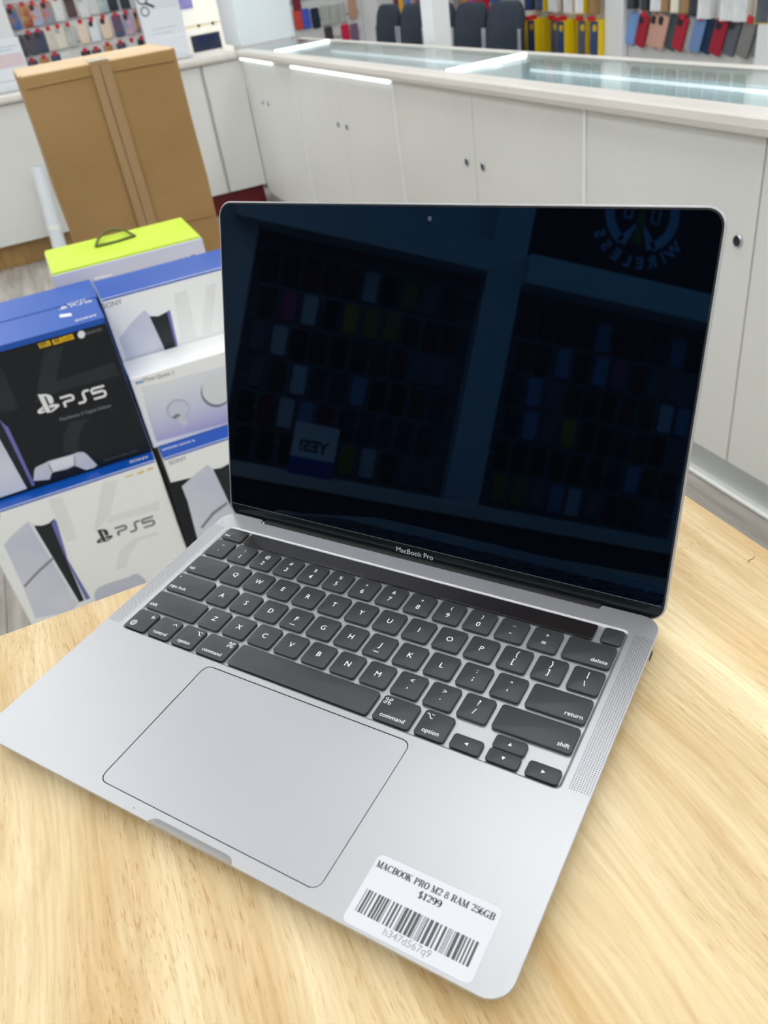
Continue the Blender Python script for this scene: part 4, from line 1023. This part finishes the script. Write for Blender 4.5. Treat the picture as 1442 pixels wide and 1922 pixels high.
# ------------------------------------------------------------------ laptop (local millimetres, x right, y to the back, z = 0 at the base top)
LT = empty('laptop', (0, 0, TT), ANG)
tag(LT, 'open grey laptop with a black screen and a price sticker on the wooden table', 'laptop')
def mm(mb): return mb.mapped(lambda p: (p[0] / 1000, p[1] / 1000, p[2] / 1000 + BASE_T))
def lap(mb, name, m_, parent=LT, smooth=None): return mm(mb).build(name, m_, parent, smooth)
BX0, BX1, BY0, BY1, BR = -152.05, 152.05, -187.4, 27.0, 10.5
def base_loop(d, nf, nb):
    """outline at inset d; nf: depth of the thumb scoop at the front, nb: depth of the hinge recess at the back"""
    r = BR - min(d, BR - 1); n = 7; pts = []
    x0, x1, y0, y1 = BX0 + d, BX1 - d, BY0 + d, BY1 - d
    front = [(-25.5, 0), (-25.0, .25), (-24.2, .62), (-22.6, .92), (-20.5, 1), (20.0, 1), (22.2, .92), (23.8, .62), (24.6, .25), (25.1, 0)]
    for x, k in front: pts.append((x, y0 + nf * k))
    for cx_, cy_, a0 in ((x1 - r, y0 + r, -90), (x1 - r, y1 - r, 0)):
        for k in range(n + 1):
            a = math.radians(a0 + 90 * k / n); pts.append((cx_ + r * math.cos(a), cy_ + r * math.sin(a)))
    pts += [(119.2, y1), (118.2, y1 - nb), (-119.6, y1 - nb), (-120.8, y1)]
    for cx_, cy_, a0 in ((x0 + r, y1 - r, 90), (x0 + r, y0 + r, 180)):
        for k in range(n + 1):
            a = math.radians(a0 + 90 * k / n); pts.append((cx_ + r * math.cos(a), cy_ + r * math.sin(a)))
    return pts
WX0, WX1, WY0, WY1, WR = -138.9, 138.9, -94.8, 13.0, 3.6
TPX0, TPX1, TPY0, TPY1, TPR = -65.0, 65.6, -180.3, -98.6, 4.5
well = rrect(WX0, WY0, WX1, WY1, WR, 5)
tp_hole = rrect(TPX0 - 0.45, TPY0 - 0.45, TPX1 + 0.45, TPY1 + 0.45, TPR + 0.45, 6)
mb = MB()
top = base_loop(0.35, 3.0, 3.4)
mb.plate(top, [well, tp_hole], 0.0)
lv = [(0.35, 3.0, 3.4, 0.0), (0.08, 3.1, 3.4, -0.15), (0.0, 2.9, 3.4, -0.6), (0.15, 0.9, 3.4, -2.2), (0.7, 0, 3.4, -3.6), (2.0, 0, 3.4, -5.4), (4.0, 0, 3.0, -7.4), (6.8, 0, 2, -9.6), (9.4, 0, 1, -11.0)]
loops_ = [[(p[0], p[1], z) for p in base_loop(d, a, b)] for d, a, b, z in lv]
mb.loops(list(reversed(loops_)), True, False)
lap(mb, 'base_housing', M['alu'], smooth=32)
# keyboard well: sloped rim and floor
mb = MB(); L_ = []
for d, z in ((0.0, 0.0), (0.5, -0.15), (1.5, -1.2), (1.6, -1.5)):
    L_.append([(p[0], p[1], z) for p in rrect(WX0 + d, WY0 + d, WX1 - d, WY1 - d, WR - d * .6, 5)])
L_ = [list(reversed(l)) for l in L_]
mb.loops(L_, False, False)
mb.plate(rrect(WX0 + 1.6, WY0 + 1.6, WX1 - 1.6, WY1 - 1.6, WR - .96, 5), [], -1.5)
lap(mb, 'keyboard_well', M['alu'], smooth=30)
mb = MB(); mb.plate(rrect(TPX0 - 1, TPY0 - 1, TPX1 + 1, TPY1 + 1, TPR, 6), [], -1.4); lap(mb, 'trackpad_groove', M['groove'])
tpd = slab(TPX0, TPY0, -1.35, TPX1, TPY1, -0.04, TPR, 0.12, 6); lap(tpd, 'trackpad', M['trackpad'], smooth=30)
for x, y in ((-110, -150), (110, -150), (-110, 5), (110, 5)):
    mb = MB(); L_ = []
    for z, r in ((-13.0, 6.5), (-12.7, 7.0), (-10.8, 7.2)): L_.append([(x + r * math.cos(a), y + r * math.sin(a), z) for a in [2 * math.pi * j / 16 for j in range(16)]])
    mb.loops(L_); lap(mb, 'rubber_foot', M['rubber'])
# speaker grilles, ports, microphone specks
for s in (-1, 1):
    mb = MB(); nx, ny = 9, 88
    for i in range(nx):
        for j in range(ny):
            x = s * (142.0 + i * (9.0 / (nx - 1))); y = -91.6 + j * (102.0 / (ny - 1))
            mb.add([(x + .31 * math.cos(a), y + .31 * math.sin(a), 0.015) for a in [math.pi / 3 * k for k in range(6)]], [(0, 1, 2, 3, 4, 5)])
    o = lap(mb, 'speaker_grille', mat('grille_hole', (74, 74, 78), 0.7)); o['kind'] = 'stuff'
for x, y, r in ((-146.8, 13.6, .45), (-36.6, -184.9, .35), (-31, -178, .0)):
    if r:
        mb = MB(); mb.add([(x + r * math.cos(a), y + r * math.sin(a), 0.015) for a in [math.pi / 4 * k for k in range(8)]], [tuple(range(8))]); lap(mb, 'speck', mat('speck_dark', (70, 70, 74), 0.6))
mb = MB(); L_ = []
for xx in (151.9, 152.12): L_.append([(xx, 3.9 + p[0], -4.6 + p[1]) for p in rrect(-3.2, -1.5, 3.2, 1.5, 1.4, 4)])
mb.loops(L_); lap(mb, 'port', M['groove'])

# keys -------------------------------------------------------------------
U = 19.05; KX0 = -7.25 * U
RY = [(-18.3, -2.1), (-37.35, -21.15), (-56.4, -40.2), (-74.9, -59.0), (-93.1, -77.0)]
GX = 1.42
ZK = 0.5
CMD_W = text_mesh('command', 0.004); WORD = 13.8 / (CMD_W[3] - CMD_W[2])
capv = text_mesh('H', 0.008); CAP = 3.45 / (capv[5] - capv[4])
def key(x0, y0, x1, y1, fn=None, flat=False):
    o = MB(); L_ = []; r = 1.9 if not flat else 1.7
    for d, z in ((0.10, -1.45), (0.0, -1.2), (0.0, 0.14), (0.14, 0.38), (0.5, ZK)):
        L_.append([(p[0], p[1], z) for p in rrect(x0 + d, y0 + d, x1 - d, y1 - d, r - d * .5, 4)])
    n = len(L_[0]); o.loops(L_[:3], True, False, 1); o.loops(L_[2:], False, True, 0)
    ko = lap(o, 'key', [M['key'], M['key_side']], smooth=30)
    if fn:
        l_ = MB(); fn(l_, (x0 + x1) / 2, (y0 + y1) / 2, x0, y0, x1, y1)
        l_.v = [(v[0], v[1], ZK + 0.03) for v in l_.v]
        lap(l_, 'legend', M['legend'], ko)
    return ko
def L1(ch_, home=False):
    def fn(mb, cx_, cy_, *a):
        put_text(mb, ch_, size=CAP, x=cx_, y=cy_ + .2, bold=0.008)
        if home: mb.ribbon([(cx_ - 1.7, cy_ - 4.6), (cx_ + 1.7, cy_ - 4.6)], 0.5)
    return fn
def L2(up, lo, k=1.0, ku=0.86):
    def fn(mb, cx_, cy_, *a):
        put_text(mb, up, size=CAP * ku, x=cx_ + .1, y=cy_ + 3.3, bold=0.008)
        put_text(mb, lo, size=CAP * k, x=cx_, y=cy_ - 2.4, bold=0.008)
    return fn
def word(w, side, sym=None):
    def fn(mb, cx_, cy_, x0, y0, x1, y1):
        if side == 'L': put_text(mb, w, size=WORD, x=x0 + 1.7, y=y0 + 2.6, align='L', valign='B', bold=0.004)
        elif side == 'R': put_text(mb, w, size=WORD, x=x1 - 1.7, y=y0 + 2.6, align='R', valign='B', bold=0.004)
        else: put_text(mb, w, size=WORD, x=cx_, y=y0 + 2.6, align='C', valign='B', bold=0.004)
        if sym: sym(mb, x0, y0, x1, y1)
    return fn
def sym_option(px_, py_):
    def f(mb, x0, y0, x1, y1):
        x = x1 - 3.6 if px_ == 'R' else x0 + 3.6; y = y1 - 3.7
        mb.ribbon([(x - 2.0, y + 1.2), (x - .8, y + 1.2), (x + .8, y - 1.2), (x + 2.0, y - 1.2)], 0.42); mb.ribbon([(x + .5, y + 1.2), (x + 2.0, y + 1.2)], 0.42)
    return f
def sym_cmd(px_):
    def f(mb, x0, y0, x1, y1):
        x = x1 - 3.4 if px_ == 'R' else x0 + 3.4; y = y1 - 3.6; s = 0.62
        mb.ribbon([(x - s, y - s), (x + s, y - s), (x + s, y + s), (x - s, y + s)], 0.36, closed=True)
        for a, b in ((-1, -1), (1, -1), (1, 1), (-1, 1)):
            mb.ribbon([(x + a * 1.28 + .66 * math.cos(q_), y + b * 1.28 + .66 * math.sin(q_)) for q_ in [2 * math.pi * j / 12 for j in range(12)]], 0.34, closed=True)
    return f
def sym_ctrl(mb, x0, y0, x1, y1):
    x, y = x1 - 3.6, y1 - 3.6; mb.ribbon([(x - 1.6, y - .7), (x, y + .8), (x + 1.6, y - .7)], 0.42)
def fn_key(mb, cx_, cy_, x0, y0, x1, y1):
    put_text(mb, 'fn', size=WORD, x=x1 - 1.8, y=y1 - 4.8, align='R', valign='B', bold=0.004)
    x, y, r = x0 + 4.4, y0 + 4.4, 2.1
    C_ = lambda rx: [(x + rx * math.cos(q_), y + r * math.sin(q_)) for q_ in [2 * math.pi * j / 18 for j in range(18)]]
    mb.ribbon(C_(r), 0.3, closed=True); mb.ribbon(C_(r * .48), 0.24, closed=True)
    mb.ribbon([(x - r, y), (x + r, y)], 0.24); mb.ribbon([(x, y - r), (x, y + r)], 0.24)
    for s in (-1, 1): mb.ribbon([(x - r * .85, y + s * r * .5), (x + r * .85, y + s * r * .5)], 0.22)
def caps_fn(mb, cx_, cy_, x0, y0, x1, y1):
    put_text(mb, 'caps lock', size=WORD, x=x0 + 1.7, y=y0 + 2.6, align='L', valign='B', bold=0.004)
    mb.add([(x0 + 2.6 + .5 * math.cos(a), y1 - 3.4 + .5 * math.sin(a), 0) for a in [math.pi / 5 * k for k in range(10)]], [tuple(range(10))])
def arrow(d):
    def f(mb, cx_, cy_, *a):
        k = 1.0
        T = {'l': [(-1, 0), (.8, -.9), (.8, .9)], 'r': [(1, 0), (-.8, .9), (-.8, -.9)], 'u': [(0, 1), (-.95, -.7), (.95, -.7)], 'd': [(0, -1), (.95, .7), (-.95, .7)]}[d]
        mb.add([(cx_ + x * k, cy_ + y * k, 0) for x, y in T], [(0, 1, 2)])
    return f
def cell(i, w, row_, fn): return key(KX0 + i * U + GX, RY[row_][0], KX0 + (i + w) * U - GX, RY[row_][1], fn)
num = [('~', '`'), ('!', '1'), ('@', '2'), ('#', '3'), ('$', '4'), ('%', '5'), ('^', '6'), ('&', '7'), ('*', '8'), ('(', '9'), (')', '0'), ('_', '-'), ('+', '=')]
for i, (a, b) in enumerate(num): cell(i, 1, 0, L2(a, b, ku=0.76))
cell(13, 1.5, 0, word('delete', 'R'))
cell(0, 1.5, 1, word('tab', 'L'))
for i, c in enumerate('QWERTYUIOP'): cell(1.5 + i, 1, 1, L1(c))
cell(11.5, 1, 1, L2('{', '[', ku=1)); cell(12.5, 1, 1, L2('}', ']', ku=1)); cell(13.5, 1, 1, L2('|', '\\', ku=1))
cell(0, 1.75, 2, caps_fn)
for i, c in enumerate('ASDFGHJKL'): cell(1.75 + i, 1, 2, L1(c, c in 'FJ'))
cell(10.75, 1, 2, L2(':', ';')); cell(11.75, 1, 2, L2('"', "'"))
cell(12.75, 1.75, 2, word('return', 'R'))
cell(0, 2.25, 3, word('shift', 'L'))
for i, c in enumerate('ZXCVBNM'): cell(2.25 + i, 1, 3, L1(c))
cell(9.25, 1, 3, L2('<', ',')); cell(10.25, 1, 3, L2('>', '.')); cell(11.25, 1, 3, L2('?', '/', ku=1))
cell(12.25, 2.25, 3, word('shift', 'R'))
b0, b1 = RY[4]
for x0, x1, fn in ((-136.7, -120.3, fn_key), (-117.7, -101.4, word('control', 'C', sym_ctrl)), (-98.6, -82.3, word('option', 'C', sym_option('R', 0))), (-79.5, -58.3, word('command', 'C', sym_cmd('R'))),
                   (-55.4, 36.6, None), (39.5, 60.6, word('command', 'C', sym_cmd('L'))), (63.4, 79.8, word('option', 'C', sym_option('L', 0)))):
    key(x0, b0, x1, b1, fn)
key(82.7, b0, 98.4, -84.5, arrow('l'), True); key(101.5, -84.85, 117.6, b1, arrow('u'), True); key(101.5, b0, 117.6, -85.25, arrow('d'), True); key(121.0, b0, 136.7, -84.5, arrow('r'), True)
key(-136.7, -0.3, -119.6, 10.9, word('esc', 'L')); key(125.9, -0.3, 136.9, 10.9)
mb = slab(-117.2, -0.4, -1.45, 122.2, 10.9, 0.2, 1.4, 0.2, 4); lap(mb, 'touch_bar', M['touchbar'], smooth=30)

# lid ---------------------------------------------------------------------
TH = 0.317396617; YH, ZH = 28.626, -3.0
def lidmap(p):                                         # (u, t, w): w is depth behind the glass
    return (p[0], YH + p[1] * math.sin(TH) + p[2] * math.cos(TH), ZH + p[1] * math.cos(TH) - p[2] * math.sin(TH))
LTOP, LBOT, LX = 209.5, -0.8, 152.05
mb = MB(); L_ = []
for d, w, in ((1.0, 0.10), (0.25, 0.12), (0.0, 0.45), (0.0, 2.2), (0.6, 3.4), (2.2, 4.2), (5.0, 4.5)):
    L_.append([(p[0], p[1], w) for p in rrect(-LX + d, LBOT + d, LX - d, LTOP - d, 9.5 - d * .7, 7)])
mb.loops(L_, False, True); mb.mapped(lidmap); lid = lap(mb, 'lid', M['alu'], smooth=35)
mb = MB(); L_ = []
for d, w in ((0.95, 0.35), (0.95, -0.05), (1.15, -0.12), (1.9, -0.12)):
    L_.append([(p[0], p[1], w) for p in rrect(-LX + d, LBOT + d, LX - d, LTOP - d, 9.0 - d * .6, 7)])
mb.loops(L_, False, True); mb.mapped(lidmap); lap(mb, 'gasket', M['rubber'], lid)
mb = MB(); L_ = []
for d, w in ((0.0, 0.1), (0.0, -0.16), (0.15, -0.22)):
    pts = rrect(-LX + 1.9 + d, 8.9 + d, LX - 1.9 - d, LTOP - 1.9 - d, 7.6, 7)
    q_ = []
    for p in pts:                                       # square lower corners where the strip begins
        q_.append(p)
    L_.append([(p[0], p[1], w) for p in q_])
pts0 = [(-LX + 1.9, 8.9), (LX - 1.9, 8.9)] + rrect(-LX + 1.9, 8.9, LX - 1.9, LTOP - 1.9, 7.6, 7)[8:24]
mb.loops([[(p[0], p[1], w) for p in pts0] for w in (0.1, -0.2)], False, True)
mb.mapped(lidmap); lap(mb, 'screen', M['screen'], lid)
mb = MB(); mb.loops([[(p[0], p[1], w) for p in [(-LX + 1.9, 8.65), (-LX + 1.9, 6.2), (-LX + 4, 2.4), (-LX + 8, 1.1), (LX - 8, 1.1), (LX - 4, 2.4), (LX - 1.9, 6.2), (LX - 1.9, 8.65)]] for w in (-0.16, 0.1)], True, False)
mb.mapped(lidmap); lap(mb, 'lower_bezel', M['bezel'], lid)
mb = MB(); mb.box(-LX + 2.2, 8.66, -0.21, LX - 2.2, 8.88, -0.17); mb.mapped(lidmap); lap(mb, 'bezel_line', mat('bezel_line', (120, 128, 130), 0.4), lid)
mb = MB(); put_text(mb, 'MacBook Pro', width=26.4, x=-1.2, y=4.3); mb.v = [(v[0], v[1], -0.18) for v in mb.v]; mb.mapped(lidmap); lap(mb, 'model_lettering', M['bezel_text'], lid)
mb = MB(); mb.add([(-0.4 + 1.35 * math.cos(a), 201.6 + 1.35 * math.sin(a), -0.215) for a in [2 * math.pi * k / 16 for k in range(16)]], [tuple(range(16))]); mb.mapped(lidmap); lap(mb, 'webcam', M['lens'], lid)
mb = MB(); mb.tube([(-118.5, 27.2, -3.6), (118.0, 27.2, -3.6)], 3.0, 14); lap(mb, 'hinge', M['rubber'], LT, 60)

# price sticker -------------------------------------------------------------
stc = [(81.6, -155.2), (137.0, -153.6), (138.3, -186.0), (80.9, -185.2)]
so = Vector(((81.6 + 137 + 138.3 + 80.9) / 4, -170.0, 0)); sxd = Vector((1, 0.008, 0)).normalized(); syd = Vector((-0.008, 1, 0)).normalized()
smap = lambda z: (lambda p: so + sxd * p[0] + syd * p[1] + Vector((0, 0, z + p[2])))
mb = MB(); L_ = []
for z in (0.02, 0.10): L_.append([(p[0], p[1], z) for p in rrect(-28.2, -16.0, 28.2, 15.4, 2.6, 5)])
mb.loops(L_); mb.mapped(smap(0)); st = lap(mb, 'price_sticker', M['sticker']); st['label'] = 'white paper price sticker with barcode'
def glyph(mb, ch_, x, y, s):
    """fat-faced serif capitals and figures drawn as ribbons of changing width"""
    T, t_ = 0.30, 0.10
    def rb(pts, th): mb.ribbon([(x + a * s, y + b * s) for a, b in pts], [q_ * s for q_ in th] if isinstance(th, list) else th * s)
    def stem(a): rb([(a, 0), (a, 1)], T)
    def ser(a, b, w=0.42): rb([(a - w / 2, b), (a + w / 2, b)], t_)
    def arc(cx_, cy_, rx, ry, a0, a1, n=14, tk=T):
        A_ = np.radians(np.linspace(a0, a1, n)); rb([(cx_ + rx * math.cos(q_), cy_ + ry * math.sin(q_)) for q_ in A_], [t_ + (tk - t_) * abs(math.cos(q_)) ** 1.5 for q_ in A_])
    w = 0.8
    if ch_ == 'M': rb([(.12, 0), (.12, 1)], t_); rb([(.14, 1), (.5, .02)], T * .9); rb([(.5, .02), (.84, 1)], t_); stem(.88); ser(.12, .03, .3); ser(.88, .03); ser(.1, .97, .3); ser(.9, .97, .4); w = 1.1
    elif ch_ == 'A': rb([(.12, 0), (.45, 1)], t_); rb([(.42, 1), (.74, 0)], T); rb([(.22, .32), (.62, .32)], t_); ser(.12, .03, .3); ser(.74, .03, .4); w = .95
    elif ch_ in 'CG':
        arc(.45, .5, .36, .47, 55, 305); rb([(.74, .98), (.74, .66)], t_)
        if ch_ == 'G': rb([(.72, .03), (.72, .42)], T * .9); ser(.72, .42, .38)
        else: rb([(.74, .04), (.74, .3)], t_)
        w = .92 if ch_ == 'C' else .98
    elif ch_ == 'O': arc(.45, .5, .34, .47, 0, 360, 26); w = .9
    elif ch_ in 'BPR':
        stem(.2); ser(.16, .03, .4); ser(.16, .97, .4)
        arc(.42, .735, .27, .235, 90, -90); rb([(.2, .97), (.44, .97)], t_); rb([(.2, .5), (.44, .5)], t_)
        if ch_ == 'B': arc(.44, .265, .29, .235, 90, -90); rb([(.2, .03), (.46, .03)], t_)
        if ch_ == 'R': rb([(.46, .5), (.64, .3), (.7, .06), (.84, .04)], [t_, T, T * .8, t_])
        w = .86 if ch_ != 'R' else .92
    elif ch_ == 'K': stem(.2); ser(.2, .03); ser(.2, .97); rb([(.25, .42), (.72, .97)], t_); rb([(.42, .58), (.74, .03)], T); ser(.74, .97, .3); ser(.76, .03, .36); w = .95
    elif ch_ == '2': arc(.34, .72, .24, .26, 170, -50, 14); rb([(.5, .52), (.12, .08)], t_); rb([(.1, .09), (.6, .09)], .18); rb([(.62, .06), (.64, .3)], t_); w = .72
    elif ch_ == '8': arc(.34, .74, .2, .23, 0, 360, 20, .2); arc(.34, .26, .25, .24, 0, 360, 20, .22); w = .7
    elif ch_ == '5': rb([(.14, .92), (.58, .92)], .16); rb([(.14, .97), (.14, .5)], t_); arc(.32, .32, .26, .3, 140, -150, 16); w = .7
    elif ch_ == '6': arc(.36, .5, .27, .47, 60, 300, 20); arc(.36, .3, .24, .27, 0, 360, 20, .2); w = .72
    elif ch_ == '9': arc(.34, .5, .27, .47, 120, -120, 20); arc(.34, .7, .24, .27, 0, 360, 20, .2); w = .72
    elif ch_ == '1': rb([(.32, 0), (.32, 1)], T); ser(.32, .03); rb([(.1, .8), (.3, .98)], t_); w = .62
    elif ch_ == '$': arc(.34, .72, .22, .24, 40, 270, 14, .18); arc(.34, .26, .24, .24, 90, -140, 14, .2); rb([(.28, -.1), (.28, 1.1)], t_); rb([(.4, -.1), (.4, 1.1)], t_); w = .7
    elif ch_ == ' ': w = .5
    return w * s
def serif_line(mb, body, xc, yc, width, height):
    tot = 0; probe = MB()
    for c in body: tot += glyph(probe, c, tot, 0, 1.0)
    sx = width / tot; tmp = MB(); x = 0
    for c in body: x += glyph(tmp, c, x, 0, 1.0)
    mb.add([(xc - width / 2 + v[0] * sx, yc - height / 2 + v[1] * height, v[2]) for v in tmp.v], tmp.f)
mb = MB(); serif_line(mb, 'MACBOOK PRO M2 8 RAM 256GB', -0.2, 11.1, 53.4, 2.9); serif_line(mb, '$1299', 0.2, 6.7, 10.4, 2.9)
mb.mapped(smap(0.115)); lap(mb, 'price_lettering', M['ink'], st)
mb = MB(); rnd = random.Random(3); x = -25.2; mod = 0.36
while x < 24.6:
    wdt = mod * rnd.choice([1, 1, 2, 2, 3, 4]); wdt = min(wdt, 24.9 - x); mb.poly([(x, -10.4), (x + wdt, -10.4), (x + wdt, -0.3), (x, -0.3)]); x += wdt + mod * rnd.choice([1, 1, 1, 2, 2, 3])
mb.mapped(smap(0.115)); lap(mb, 'barcode', M['ink'], st)
mb = MB(); put_text(mb, 'h347d567q9', width=20.6, x=-0.1, y=-12.9); mb.mapped(smap(0.115)); lap(mb, 'code_lettering', M['ink2'], st)
